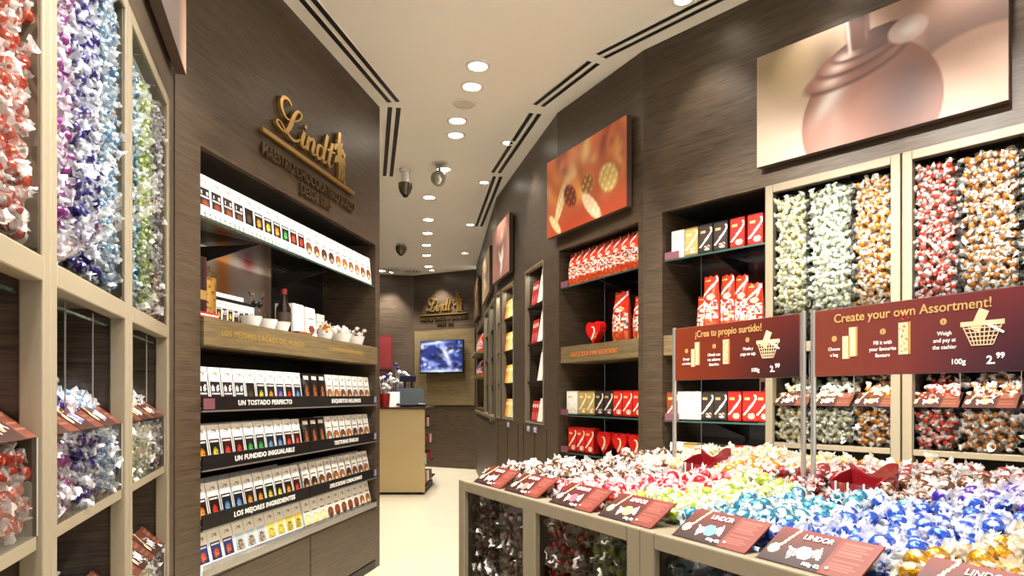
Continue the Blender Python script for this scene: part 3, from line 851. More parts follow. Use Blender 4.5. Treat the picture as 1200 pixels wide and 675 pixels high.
# sign boards on two poles
def bag_pic(mb, x0, x1, z0, z1, side=True):
    mb.plate([(x0, z0), (x1, z0), (x1, z1), (x0, z1)], -.0006, 0, 0)
    if side: mb.plate([(x1 - (x1 - x0) * .22, z0), (x1, z0 + .001), (x1, z1 + .001), (x1 - (x1 - x0) * .22, z1)], -.0009, -.0006, 1)
def sign_board(u, W, label, words, warm):
    t = thing('sign_board', label, 'sign', ISL.pt(u, .5, 0), ISL.rz)
    z0, z1 = 1.137, 1.269; h = z1 - z0
    MB().box(0, W, 0, .004, z0, z1).build('panel', mat('sign_edge', (150, 120, 110), .4), t)
    def fn(U, V):
        a, b, c = (np.array(k, float) for k in warm)
        k = np.clip(U * 1.05, 0, 1)[:, None]; d = np.clip((U - .45) * 1.7, 0, 1)[:, None] * np.clip(1.0 - V * 1.1, 0, 1)[:, None]
        col = a * (1 - k) + b * k
        return col * (1 - d) + c * d
    art_plane('printed_panel', t, 0.0012, W - .0012, z0 + .001, z1 - .001, -.0008, 40, 14, fn, POSTER)
    for x in (-.006, W + .006):
        MB().lathe([(.0055, .845), (.0055, z1 + .002), (.002, z1 + .003)], x, .002, 0, 12).build('pole', STEEL, t, smooth=True, auto=.6)
    def X(f): return f * W
    def Z(f): return z0 + f * h
    y = -.0016
    text(words[0], .0235 * words[4], TANP, t, X(.465), y, Z(.79), bold=.0002, ext=.0003, xs=words[5])
    for i, (cx, cz) in enumerate(((.11, .555), (.36, .60), (.63, .66))):
        o = MB().plate([(.0055 * math.cos(a * PI / 10), .0055 * math.sin(a * PI / 10)) for a in range(20)], 0, .0006).build('number_disc', TANP, t)
        o.location = (X(cx), y + .0005, Z(cz))
        text(str(i + 1), .0075, mat('sign_number', (110, 50, 30), .5), t, X(cx), y - .0004, Z(cz) - .0026, ext=.0002)
        for k, ln in enumerate(words[1 + i]):
            text(ln, .0098 if i else .009, WHITEP, t, X(cx) + (.002 if i == 2 else 0), y, Z(cz - .175 - .088 * k), ext=.0002, bold=.0001, xs=.92)
    PB = [mat('picture_bag', (226, 204, 162), .5), mat('picture_bag_side', (186, 140, 74), .5), mat('picture_sweets', (196, 170, 140), .5), mat('picture_red', (200, 50, 40), .5)]
    mb = MB(); bag_pic(mb, X(.155), X(.195), Z(.25), Z(.58)); bag_pic(mb, X(.19), X(.235), Z(.28), Z(.70))
    o = mb.build('empty_bags_picture', PB, t); o.location = (0, y + .0006, 0)
    mb = MB(); bag_pic(mb, X(.435), X(.49), Z(.27), Z(.70))
    rr = random.Random(3)
    for k in range(26):
        x = rr.uniform(.440, .474); z = rr.uniform(.3, .68); mb.plate([(X(x) + .0016 * math.cos(a * PI / 4), Z(z) + .0016 * math.sin(a * PI / 4)) for a in range(8)], -.0011, -.0006, 2 if k % 3 else 1)
    for x, z in ((.45, .755), (.466, .80), (.478, .76), (.458, .74)):
        mb.plate([(X(x) + .0017 * math.cos(a * PI / 4), Z(z) + .0017 * math.sin(a * PI / 4)) for a in range(8)], -.0008, 0, 3)
    o = mb.build('filled_bag_picture', PB, t); o.location = (0, y + .0006, 0)
    mb = MB()
    c0 = (X(.772), Z(.64)); ca, sa = math.cos(-.42), math.sin(-.42)
    q = [(-.008, -.018), (.008, -.018), (.008, .018), (-.008, .018)]
    mb.plate([(c0[0] + a * ca - b * sa, c0[1] + a * sa + b * ca) for a, b in q], -.0005, 0, 0)
    mb.plate([(X(.70), Z(.57)), (X(.865), Z(.57)), (X(.865), Z(.63)), (X(.70), Z(.63))], -.0010, 0, 0)
    for k in range(8):                                              # basket weave
        f0 = k / 7; xa = .708 + .148 * f0; xb = .742 + .082 * f0
        mb.plate([(X(xb) - .0007, Z(.34)), (X(xb) + .0007, Z(.34)), (X(xa) + .0007, Z(.58)), (X(xa) - .0007, Z(.58))], -.0010, 0, 0)
    for k in range(5):
        f0 = k / 4; z = .335 + .055 * f0 * 4 * .95; sh = .034 * (1 - f0 * .95)
        mb.plate([(X(.708 + sh), Z(z) - .0008), (X(.856 - sh), Z(z) - .0008), (X(.856 - sh), Z(z) + .0008), (X(.708 + sh), Z(z) + .0008)], -.0011, 0, 0)
    mb.plate([(X(.80), Z(.57)), (X(.86), Z(.46)), (X(.865), Z(.48)), (X(.805), Z(.60))], -.0014, 0, 4)
    o = mb.build('basket_picture', PB + [WHITEP], t); o.location = (0, y + .0006, 0)
    text('100g', .0125, WHITEP, t, X(.69), y, Z(.11), ext=.0003, bold=.0002)
    text('2.', .0185, WHITEP, t, X(.815), y, Z(.10), ext=.0003, bold=.0005)
    text('99', .0125, WHITEP, t, X(.850), y, Z(.165), ext=.0003, bold=.0004)
    return t
sign_board(.236, .378, 'smaller-looking maroon sign board on poles with Spanish instructions, over the island', ('¡Crea tu propio surtido!', ('Escoge', 'una bolsa'), ('Llénala con', 'tus sabores', 'favoritos'), ('Pésala y', 'paga en caja'), 1.0, .90),
           ((122, 46, 18), (88, 28, 24), (28, 14, 18)))
sign_board(.650, .400, 'maroon sign board on poles with English instructions at the right picture edge', ('Create your own Assortment!', ('Choose', 'a bag'), ('Fill it with', 'your favourite', 'flavours'), ('Weigh', 'and pay at', 'the cashier'), 1.0, .98),
           ((112, 50, 34), (106, 40, 44), (30, 20, 34)))

# maroon holders half sunk in the heap
for (u, v), lb in zip(HOLD, ('maroon acrylic bag holder with a wavy top, under the Spanish sign', 'maroon acrylic bag holder with a wavy top, beyond the blue truffles')):
    t = thing('bag_holder', lb, 'holder', ISL.pt(u, v, .880), ISL.rz)
    w = .048; n = 16
    wave = [(-w + 2 * w * i / n, .078 + .011 * math.sin(i / n * 2 * PI + 2.2) + .006 * i / n) for i in range(n + 1)]
    MB().plate([(-w, 0), (w, 0)] + wave[::-1], .028, .032).build('back_plate', MAROON, t)
    for x in (-w, w - .003): MB().prof([(-.03, 0), (.03, 0), (.03, .076), (.0, .07), (-.03, .058)], x, x + .003).build('side_plate', MAROON, t)
    fr_ = MB(); q = [(-w + 2 * w * i / 10, -.03 - .012 * math.sin(PI * i / 10)) for i in range(11)]
    for i in range(10):
        (xa, ya), (xb, yb) = q[i], q[i + 1]
        fr_.add([(xa, ya, 0), (xb, yb, 0), (xb, yb, .056), (xa, ya, .056)], [(0, 1, 2, 3)])
    fr_.build('curved_front', MAROON, t, smooth=True)
    MB().box(-w, w, -.03, .028, .0, .004).build('base_plate', MAROON, t)
    for i in (2, 5, 8):
        MB().tube([(q[i][0], q[i][1] - .003, .0), (q[i][0], q[i][1] - .003, .058)], .0018, 6).build('clear_peg', CERAM, t)
# ------------------------------------------------------------------ printed packs
def hsh(*a):
    v = math.sin(sum((i + 1.7) * 127.1 * x for i, x in enumerate(a)) + 3.1) * 43758.5453
    return v - math.floor(v)
def bar_art(panel, motif, p0, p1, kind='pic', top=(248, 247, 244)):
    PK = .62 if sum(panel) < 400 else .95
    motif = tuple(c * .9 for c in motif)
    def fn(u, v):
        if .08 < u < .92 and p0 < v < p1:
            w = (v - p0) / (p1 - p0)
            if kind == 'num':
                if .62 < w < .86 and (.2 < u < .45 or .55 < u < .82) and hsh(int(u * 9), int(v * 20)) > .2: return (245, 242, 240)
                if .50 < w < .56 and .2 < u < .8: return (230, 226, 220)
                d = ((u - .55) / .3) ** 2 + ((w - .18) / .24) ** 2
                if d < 1: return tuple(motif[i] * (1.15 - .5 * d) for i in range(3))
                return panel
            if .84 < w < .93 and .2 < u < .8 and kind != 'plain': return (238, 232, 224)
            d = ((u - .5) / .26) ** 2 + ((w - .36) / .30) ** 2
            if d < 1 and hsh(int(u * 12), int(w * 12)) > .22: return tuple(min(255, motif[i] * (1.25 - .6 * d)) for i in range(3))
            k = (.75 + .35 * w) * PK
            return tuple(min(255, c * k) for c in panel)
        if .80 < v < .87 and .25 < u < .75 and hsh(int(u * 11), int(v * 44)) > .42: return (176, 160, 128)
        if u < .04: return (222, 220, 216)
        return top
    return fn
def round_art(motif, cream, top=(248, 246, 240), sub=(235, 226, 208)):
    """pale pack with a filled chocolate pictured low on the front"""
    def fn(u, v):
        d = ((u - .5) / .44) ** 2 + ((v - .36) / .19) ** 2
        if d < 1:
            e = ((u - .55) / .22) ** 2 + ((v - .28) / .06) ** 2
            return cream if e < 1 else tuple(min(255, motif[i] * (1.2 - .45 * d)) for i in range(3))
        if .60 < v < .64 and .18 < u < .82: return (120, 96, 76)
        if .80 < v < .87 and .25 < u < .75 and hsh(int(u * 11), int(v * 44)) > .42: return (170, 150, 112)
        if v < .16: return sub
        return top
    return fn
PACK = {}
def bar_mesh(key, fn, w=.078, h=.168, t=.013, side=(238, 236, 230), topc=(44, 38, 36), nx=12, nz=26):
    if key not in PACK:
        mb = MB().box(-w / 2, w / 2, 0, t, 0, h, c=lin(side), skip='ft').box(-w / 2, w / 2, 0, t, h - .001, h, c=lin(topc), skip='fbklr')
        mb.art(-w / 2, w / 2, 0, h, 0, nx, nz, fn)
        PACK[key] = mb.mesh('chocolate_bar', PRINT)
    return PACK[key]
FB = {  # flavour: (panel, motif, kind)
    'seventy': ((26, 20, 22), (150, 70, 36), 'num'), 'eighty': ((44, 22, 22), (150, 78, 40), 'num'), 'ninety': ((24, 24, 32), (120, 74, 46), 'num'),
    'black': ((30, 27, 24), (92, 66, 40), 'plain'), 'pear': ((24, 22, 16), (224, 204, 70), 'pic'), 'orange': ((32, 20, 14), (232, 150, 40), 'pic'),
    'chilli': ((52, 16, 16), (210, 60, 30), 'pic'), 'violet': ((50, 36, 90), (150, 120, 200), 'pic'), 'mint': ((16, 36, 24), (70, 170, 80), 'pic'),
    'sea': ((20, 34, 60), (110, 160, 210), 'pic'), 'cherry': ((88, 20, 20), (220, 70, 50), 'pic'), 'caramel': ((70, 34, 14), (226, 150, 60), 'pic'),
    'milkblue': ((52, 86, 190), (200, 90, 50), 'pic'), 'vanilla': ((196, 214, 226), (150, 110, 60), 'plain'), 'citrus': ((244, 226, 130), (220, 190, 60), 'plain'),
    'lemonade': ((250, 216, 90), (150, 140, 60), 'plain')}
FW = {'dark slab': ('dark panel with a big percentage', 0)}
DESC = {'seventy': 'black panel and percentage', 'eighty': 'dark maroon panel and percentage', 'ninety': 'blue-black panel and percentage', 'black': 'plain black panel', 'pear': 'black panel and yellow fruit',
        'orange': 'black panel and orange fruit', 'chilli': 'dark red panel', 'violet': 'violet panel', 'mint': 'green panel', 'sea': 'blue-grey panel', 'cherry': 'cherry red panel', 'caramel': 'caramel brown panel',
        'milkblue': 'bright blue panel', 'vanilla': 'pale blue panel', 'citrus': 'pale yellow panel', 'lemonade': 'bright yellow panel',
        'whole': 'round brown filled chocolate', 'cocoa': 'dark brown filled chocolate', 'nutty': 'golden brown filled chocolate', 'creamy': 'cream filled chocolate', 'egg': 'tall brown chocolate', 'pale': 'pale yellow picture', 'slim': 'brown sweets on black'}
RND = {'whole': ((112, 58, 28), (236, 206, 160)), 'cocoa': ((66, 36, 20), (210, 150, 96)), 'nutty': ((158, 92, 38), (246, 222, 170)), 'creamy': ((136, 86, 56), (250, 236, 214)), 'egg': ((128, 66, 30), (90, 40, 20)), 'pale': ((244, 228, 160), (236, 210, 120))}
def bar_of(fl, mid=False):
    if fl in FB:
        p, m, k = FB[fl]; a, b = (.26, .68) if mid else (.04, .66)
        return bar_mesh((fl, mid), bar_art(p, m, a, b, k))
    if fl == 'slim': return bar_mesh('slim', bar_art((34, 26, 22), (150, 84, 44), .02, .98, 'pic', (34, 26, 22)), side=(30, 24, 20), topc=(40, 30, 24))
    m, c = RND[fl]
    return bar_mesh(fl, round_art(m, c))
GROUPN = {}
def place_bar(fl, mid, u, y, z, tilt, row, back=0, sc=1.0):
    o = bpy.data.objects.new('chocolate_bar', bar_of(fl, mid)); COL.objects.link(o)
    put(o, DISP, u, y, z, -math.radians(tilt))
    if sc != 1.0: o.scale = (sc, 1, 1)
    bk = ('' if not back else ', behind')
    return props(o, f'{"black" if fl == "slim" else "white"} bar with {DESC[fl]}, {row}{bk}', 'chocolate bar', f'{DESC[fl]} bars, {row}')

# ------------------------------------------------------------------ built-in bar display
CD = .36
cab = thing('display_cabinet', 'dark wood built-in bar display cabinet under the large gold wall sign', 'display cabinet', DISP.pt(0), DISP.rz)
MB().box(OPU0, OPU1, CD, CD + .02, 0, OPZ1).build('back_panel', DARK, cab)
for x in (OPU0 - .012, OPU1): MB().box(x, x + .012, .03, CD, 0, OPZ1).build('side_panel', WOOD, cab)
MB().box(OPU0, OPU1, .03, CD, OPZ1 - .002, OPZ1 + .02).build('top_panel', DARK, cab)
MB().box(OPU0, OPU1, .008, CD, .055, .385).build('base_carcass', WOOD, cab)
for a, b in ((OPU0, 1.024), (1.030, OPU1)):
    MB().box(a + .002, b - .002, -.004, .008, .06, .383).build('base_door', WOOD, cab, bevel=.002)
MB().box(OPU0, OPU1, .0, CD, 0, .05).build('plinth', DARK, cab)
MB().box(OPU0, OPU1, -.006, CD, .386, .396).build('base_top', WOOD, cab)
ROWS = [(1.045, 'first bar shelf', 1.095, 'UN TOSTADO PERFECTO', 'EXQUISITOS RELLENOS', 7), (.815, 'second bar shelf', .866, 'UN FUNDIDO INIGUALABLE', 'TEXTURAS ÚNICAS', 9),
        (.585, 'third bar shelf', .638, 'LOS MEJORES INGREDIENTES', 'DELICIOSAS CREACIONES', 11)]
LBL = mat('label_black', (20, 18, 20), .35)
for z, nm, zl, a, b, tl in ROWS:
    MB().box(OPU0 + .002, OPU1 - .002, .0, CD - .01, z - .012, z - .002).build('shelf', DARK, cab)
    for u0, u1, s in ((OPU0 + .002, 1.003, a), (1.007, OPU1 - .002, b)):
        st = MB().box(u0, u1, -.008, -.002, z - .005, zl).build('label_strip', LBL, cab)
        text(s, .030 if u0 < 1 else .029, WHITEP, st, (u0 + u1) / 2 + (.03 if u0 < 1 else .0), -.009, z + .013, ext=.0004, bold=.0006, xs=1.22 if u0 < 1 else 1.2, space=1.08)
    MB().box(OPU0 + .002, OPU1 - .002, -.010, -.001, z - .011, z - .005).build('shelf_edge', STEEL, cab)
    if z > 1: MB().box(OPU0 + .004, OPU0 + .075, -.0105, -.0085, z + .0, z + .042).build('price_tag', mat('price_tag_plum', (120, 74, 84), .4), cab)
    MB().box(OPU1 - .045, OPU1 - .006, -.0105, -.0085, z + .006, z + .046).build('price_tag', mat('price_tag_grey', (130, 122, 140), .4), cab)
# clear lip and white edge of the lowest row
MB().box(OPU0 + .002, OPU1 - .002, -.012, -.009, .396, .446).build('clear_lip', ACRYL, cab)
MB().box(OPU0 + .002, OPU1 - .002, -.010, -.004, .396, .424).build('tray_edge', mat('tray_white', (240, 236, 226), .4), cab)
# ledge with the gold lettering
lg = MB().box(OPU0 + .001, OPU1 - .001, -.014, CD, 1.292, 1.402).build('ledge', WOOD_LIT, cab, bevel=.002)
text('LOS MEJORES CACAOS DEL MUNDO', .034, GOLDP, lg, .60, -.0145, 1.338, ext=.0004, xs=1.12, space=1.12)
text('LA EXPERIENCIA MÁS INTENSA', .028, GOLDP, lg, 1.45, -.0145, 1.340, ext=.0004, xs=1.1, space=1.1)
# glass top shelf on steel brackets
gs = MB().box(OPU0 + .003, OPU1 - .003, .004, .30, 1.783, 1.792).build('glass_shelf', ACRYL, cab)
MB().box(OPU0 + .003, OPU1 - .003, .002, .004, 1.783, 1.792).build('glass_edge', TEAL, gs)
for u in (.62, 1.30): MB().prof([(.04, 1.782), (CD, 1.782), (CD, 1.70)], u, u + .008).build('shelf_bracket', DARK, cab)
def backdrop(U, V):
    c = np.tile(np.array([[168., 156., 146.]]), (len(U), 1))
    def band(u0, w, col, k=1.0):
        m = np.exp(-((U - u0) / w) ** 2)[:, None] * k; return m, np.array(col, float)
    for u0, w, col, k in ((.05, .05, (120, 80, 60), .8), (.17, .05, (196, 96, 40), .95), (.10, .03, (70, 50, 44), .9), (.28, .05, (206, 200, 196), .9), (.385, .045, (16, 14, 14), 1), (.50, .05, (214, 206, 198), .8),
                          (.60, .05, (196, 112, 40), .85), (.80, .09, (178, 170, 164), .9), (.965, .05, (110, 78, 56), .6)):
        m, cc = band(u0, w, col, k); c = c * (1 - m) + cc * m
    d = np.exp(-(((U - .80) / .05) ** 2 + ((V - .75) / .12) ** 2))[:, None]; c = c * (1 - d) + np.array([130, 40, 34.]) * d
    return c
art_plane('backdrop_print', cab, OPU0 + .01, 1.27, 1.405, 1.95, CD - .004, 70, 24, backdrop, POSTER)
def strip_light(fr, u0, u1, y, z, watts, parent, aim=(0, 0)):
    d = bpy.data.lights.new('strip_lamp', 'AREA'); d.shape = 'RECTANGLE'; d.size = u1 - u0; d.size_y = .03; d.energy = watts; d.color = (1, .93, .82)
    o = bpy.data.objects.new('strip_lamp', d); COL.objects.link(o); o.parent = parent
    o.location = ((u0 + u1) / 2, y, z); o.rotation_euler = (aim[0], 0, 0)

L0, LP = OPU0 + .052, .0838
R0, RP = 1.052, .0868
rowL = [['seventy', 'seventy', 'eighty', 'ninety', 'black', 'pear', 'orange', 'violet', 'chilli', 'sea'],
        ['orange', 'pear', 'cherry', 'chilli', 'mint', 'mint', 'sea', 'sea', 'cherry', 'cherry'],
        ['caramel', 'chilli', 'sea', 'sea', 'caramel', 'orange', 'pear', 'pear', 'caramel', 'cherry']]
rowR = [['slim', 'slim', 'slim', 'nutty', 'nutty', 'whole', 'whole', 'creamy', 'whole', 'nutty'],
        ['slim', 'slim', 'slim', 'creamy', 'nutty', 'whole', 'nutty', 'cocoa', 'whole', 'nutty'],
        ['cocoa', 'cocoa', 'whole', 'whole', 'nutty', 'nutty', 'cocoa', 'whole', 'whole', 'nutty']]
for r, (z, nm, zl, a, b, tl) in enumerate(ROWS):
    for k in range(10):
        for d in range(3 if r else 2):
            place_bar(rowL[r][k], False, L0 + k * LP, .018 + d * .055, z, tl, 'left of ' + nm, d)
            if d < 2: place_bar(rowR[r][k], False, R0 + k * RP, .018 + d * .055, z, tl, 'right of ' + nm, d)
    dv = MB()
    for k in range(11):
        for u in (L0 + (k - .5) * LP, R0 + (k - .5) * RP):
            if OPU0 + .01 < u < OPU1 - .01: dv.box(u - .0012, u + .0012, .012, .20, z, zl + .09)
    dv.build('row_dividers', ACRYL, cab)['kind'] = 'stuff'
low = [['milkblue', 'milkblue', 'milkblue', 'vanilla', 'vanilla', 'vanilla', 'citrus', 'citrus', 'lemonade', 'lemonade'], ['pale', 'pale', 'pale', 'egg', 'egg', 'egg', 'egg', 'egg', 'nutty', 'nutty']]
for k in range(10):
    for d in range(2):
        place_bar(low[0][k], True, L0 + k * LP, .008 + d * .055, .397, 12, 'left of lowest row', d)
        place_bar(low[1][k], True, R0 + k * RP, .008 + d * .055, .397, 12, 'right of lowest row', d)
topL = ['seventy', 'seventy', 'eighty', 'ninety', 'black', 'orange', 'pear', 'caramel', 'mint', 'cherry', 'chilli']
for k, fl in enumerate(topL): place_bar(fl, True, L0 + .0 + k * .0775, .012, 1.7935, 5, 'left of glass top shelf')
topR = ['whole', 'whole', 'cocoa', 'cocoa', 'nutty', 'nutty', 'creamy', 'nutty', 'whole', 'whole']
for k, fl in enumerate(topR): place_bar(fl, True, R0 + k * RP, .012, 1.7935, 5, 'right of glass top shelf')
tb = thing('display_tray', 'white card tray with a notched lower edge along the glass top shelf', 'tray', DISP.pt(0), DISP.rz)
poly = [(OPU0 + .01, 1.83)]; n = 26; u1 = L0 + 10.5 * .0775
for i in range(n):
    a = OPU0 + .01 + (u1 - OPU0 - .01) * i / n; w = (u1 - OPU0 - .01) / n
    poly += [(a, 1.794), (a + w * .55, 1.794), (a + w * .55, 1.812), (a + w, 1.812)]
poly.append((u1, 1.83))
MB().plate(poly[::1], .006, .0085).build('notched_lip', CARDW, tb)
MB().box(OPU0 + .01, u1, .0085, .05, 1.7925, 1.7938).build('tray_floor', CARDW, tb)

# things standing on the ledge
LZ = 1.4025
def carton(w, h, t, fn, key, side, nx=14, nz=20, name='gift_carton'):
    k = ('c', key)
    if k not in PACK:
        mb = MB().box(-w / 2, w / 2, 0, t, 0, h, c=lin(side), skip='f'); mb.art(-w / 2, w / 2, 0, h, 0, nx, nz, fn)
        PACK[k] = mb.mesh(name, PRINT)
    o = bpy.data.objects.new(name, PACK[k]); COL.objects.link(o); return o
o = carton(.075, .24, .05, lambda u, v: (150, 120, 60) if .3 < v < .45 else ((60, 24, 26) if u > .75 else (26, 20, 22)), 'darktall', (30, 20, 20), name='gift_box')
props(put(o, DISP, .19, .03, LZ), 'tall dark gift box at the left end of the ledge', 'gift box')
t = thing('gold_tin', 'tall gold patterned tin beside the dark gift box on the ledge', 'tin', DISP.pt(.285, .07, LZ), DISP.rz)
MB().lathe([(.036, 0), (.036, .17)], n=24).build('body', foil('gold_lattice', (196, 150, 66), .6, .3, (110, 74, 30), .52), t, smooth=True, auto=.6)
MB().lathe([(.038, .17), (.038, .19), (.012, .2), (.012, .215), (.004, .22)], n=24).build('lid', BRONZE, t, smooth=True, auto=.6)
t = thing('red_tray', 'low red tray at the left front of the ledge', 'tray', DISP.pt(.22, .012, LZ), DISP.rz)
MB().box(-.06, .06, 0, .018, 0, .022).build('body', RED, t, bevel=.003)
MB().box(-.056, .056, -.001, 0, .008, .014).build('stripe', CARDW, t)
t = thing('display_rack', 'white card rack of small dark bars behind the white bowls on the ledge', 'display rack', DISP.pt(.50, .10, LZ), DISP.rz)
MB().box(-.175, .175, 0, .08, 0, .10).box(-.175, .175, .05, .08, .10, .145).build('body', CARDW, t, bevel=.002)
MB().box(-.176, .176, -.001, .0, .102, .114).build('black_band', BLACK, t)
MB().box(-.176, .176, -.0, .05, .100, .102).build('band_ledge', BLACK, t)
MB().box(-.176, -.1755, 0, .08, .102, .114).build('black_band', BLACK, t)
for k in range(8):
    o = bpy.data.objects.new('mini_bar', bar_of(['seventy', 'orange', 'ninety', 'pear', 'eighty', 'chilli', 'black', 'sea'][k])); COL.objects.link(o)
    o.scale = (.46, .5, .5); put(o, DISP, .50 - .145 + k * .0415, .09, LZ + .012)
    props(o, 'small boxed bar in the white rack on the ledge, ' + ['dark with percentage, leftmost', 'with orange fruit', 'blue-black with percentage', 'with yellow fruit', 'maroon with percentage', 'dark red', 'plain black', 'blue-grey, rightmost'][k], 'chocolate bar', 'small bars in the white rack')
def bowl(u, y, label, r=.055, h=.052, fill=None):
    t = thing('bowl', label, 'bowl', DISP.pt(u, y, LZ), DISP.rz)
    MB().lathe([(r * .72, 0), (r, h), (r * 1.03, h), (r * .98, h - .002), (r * .68, .006), (.002, .006)], n=28, cap=False).build('body', CERAM, t, smooth=True, auto=.7)
    MB().lathe([(r * .7, 0.001), (.002, .001)], n=28, cap=False).build('foot', CERAM, t)
    if fill:
        rg2 = np.random.default_rng(int(u * 100)); n = 16
        a = rg2.uniform(0, 6.28, n); q = np.sqrt(rg2.uniform(0, 1, n)) * r * .75
        pts = np.stack([q * np.cos(a), q * np.sin(a), h + .004 + rg2.uniform(-.01, .022, n)], 1)
        o = heap_object('truffle_heap', pts, fill, f'small heap of {CN[fill]} wrapped truffles in ' + label, 'truffles in the ledge bowls', TMD, None, DISP.pt(u, y, LZ), int(u * 100))
    return t
bowl(.545, .035, 'white bowl, left of three empty white bowls on the ledge', .050, .044)
bowl(.675, .035, 'white bowl, middle of three empty white bowls on the ledge', .050, .044)
bowl(.795, .035, 'white bowl, right of three empty white bowls on the ledge', .050, .044)
bowl(1.28, .045, 'white bowl of amber truffles beside the white box on the ledge', .052, .046, 'amber')
bowl(1.49, .04, 'white bowl of pale truffles, left of the right pair on the ledge', .06, .05, 'pale')
bowl(1.68, .04, 'white bowl of brown truffles at the right end of the ledge', .06, .05, 'brown')
t = thing('gift_bag', 'clear cellophane gift bag with a dark bow behind the white bowls', 'gift bag', DISP.pt(.755, .13, LZ), DISP.rz)
MB().lathe([(.045, 0), (.05, .08), (.012, .125), (.045, .19)], n=14, cap=False).build('body', ACRYL, t, smooth=True)
b_ = MB()
for s in (-1, 1): b_.lathe([(.003, 0), (.018, .012), (.016, .024), (.003, .03)], s * .018, 0, .112, 10)
b_.build('bow', BLACK, t, smooth=True)
t = thing('dark_bottle', 'dark bottle with a black label standing mid-ledge beside white booklets', 'bottle', DISP.pt(.875, .06, LZ), DISP.rz)
MB().lathe([(.034, 0), (.036, .01), (.036, .12), (.014, .165), (.013, .195)], n=22).build('body', mat('dark_bottle_glass', (22, 14, 12), .08, coat=.5), t, smooth=True, auto=.6)
MB().lathe([(.0155, .19), (.0155, .215)], n=18).build('stopper', mat('bottle_red', (110, 26, 22), .35), t, smooth=True, auto=.6)
MB().lathe([(.0366, .04), (.0366, .10)], n=22, cap=False).build('label_band', mat('bottle_label', (60, 44, 36), .4), t, smooth=True)
for k in range(4):
    o = MB().box(-.012, .012, 0, .10, 0, .155).build('booklet', mat('booklet_white', (236, 232, 226), .45), bevel=.001)
    props(put(o, DISP, .945 + k * .027, .04, LZ), 'white booklet standing on edge mid-ledge, ' + ['nearest the dark bottle', 'second from the dark bottle', 'third from the dark bottle', 'beside the leaning white box'][k], 'booklet', 'white booklets on the ledge')
wb = lambda u, v: RND['whole'][0] if ((u - .5) / .33) ** 2 + ((v - .26) / .15) ** 2 < 1 else ((120, 96, 76) if .62 < v < .66 and .2 < u < .8 else (246, 245, 242))
o = carton(.105, .155, .03, wb, 'whitechoc', (236, 234, 230)); props(put(o, DISP, 1.125, .035, LZ, -.10), 'white box with a brown sweet pictured, mid-ledge right of the booklets', 'gift box')
t = thing('brown_tray', 'low brown tray lying in front of the white booklets', 'tray', DISP.pt(.985, .0, LZ), DISP.rz)
MB().box(-.075, .075, 0, .035, 0, .014).build('body', mat('tray_brown', (126, 70, 42), .5), t, bevel=.002)
wc = lambda u, v: (150, 140, 132) if .72 < v < .77 and .2 < u < .8 else (244, 243, 240)
for u, nm in ((1.30, 'left'), (1.345, 'second'), (1.46, 'third'), (1.51, 'right')):
    o = carton(.06 if nm in ('second', 'right') else .03, .165, .06, wc, 'wc' + str(nm in ('second', 'right')), (232, 230, 228)); props(put(o, DISP, u, .17, LZ), f'white carton behind the truffle bowls on the ledge, {nm} of four', 'carton', 'white cartons on the ledge')
# bars and boxes half seen in the dark behind the first shelf row
for k, (u, c) in enumerate(((.32, (150, 40, 30)), (.40, (160, 60, 30)), (.58, (120, 92, 40)))):
    o = carton(.07, .18, .03, lambda u_, v_, c=c: (238, 234, 230) if v_ < .25 else c, 'bk' + str(k), (60, 30, 26)); props(put(o, DISP, u, .24, 1.045), ['red box with white base at the back of the first bar shelf', 'orange-red box at the back of the first bar shelf', 'olive box at the back of the first bar shelf'][k], 'carton')

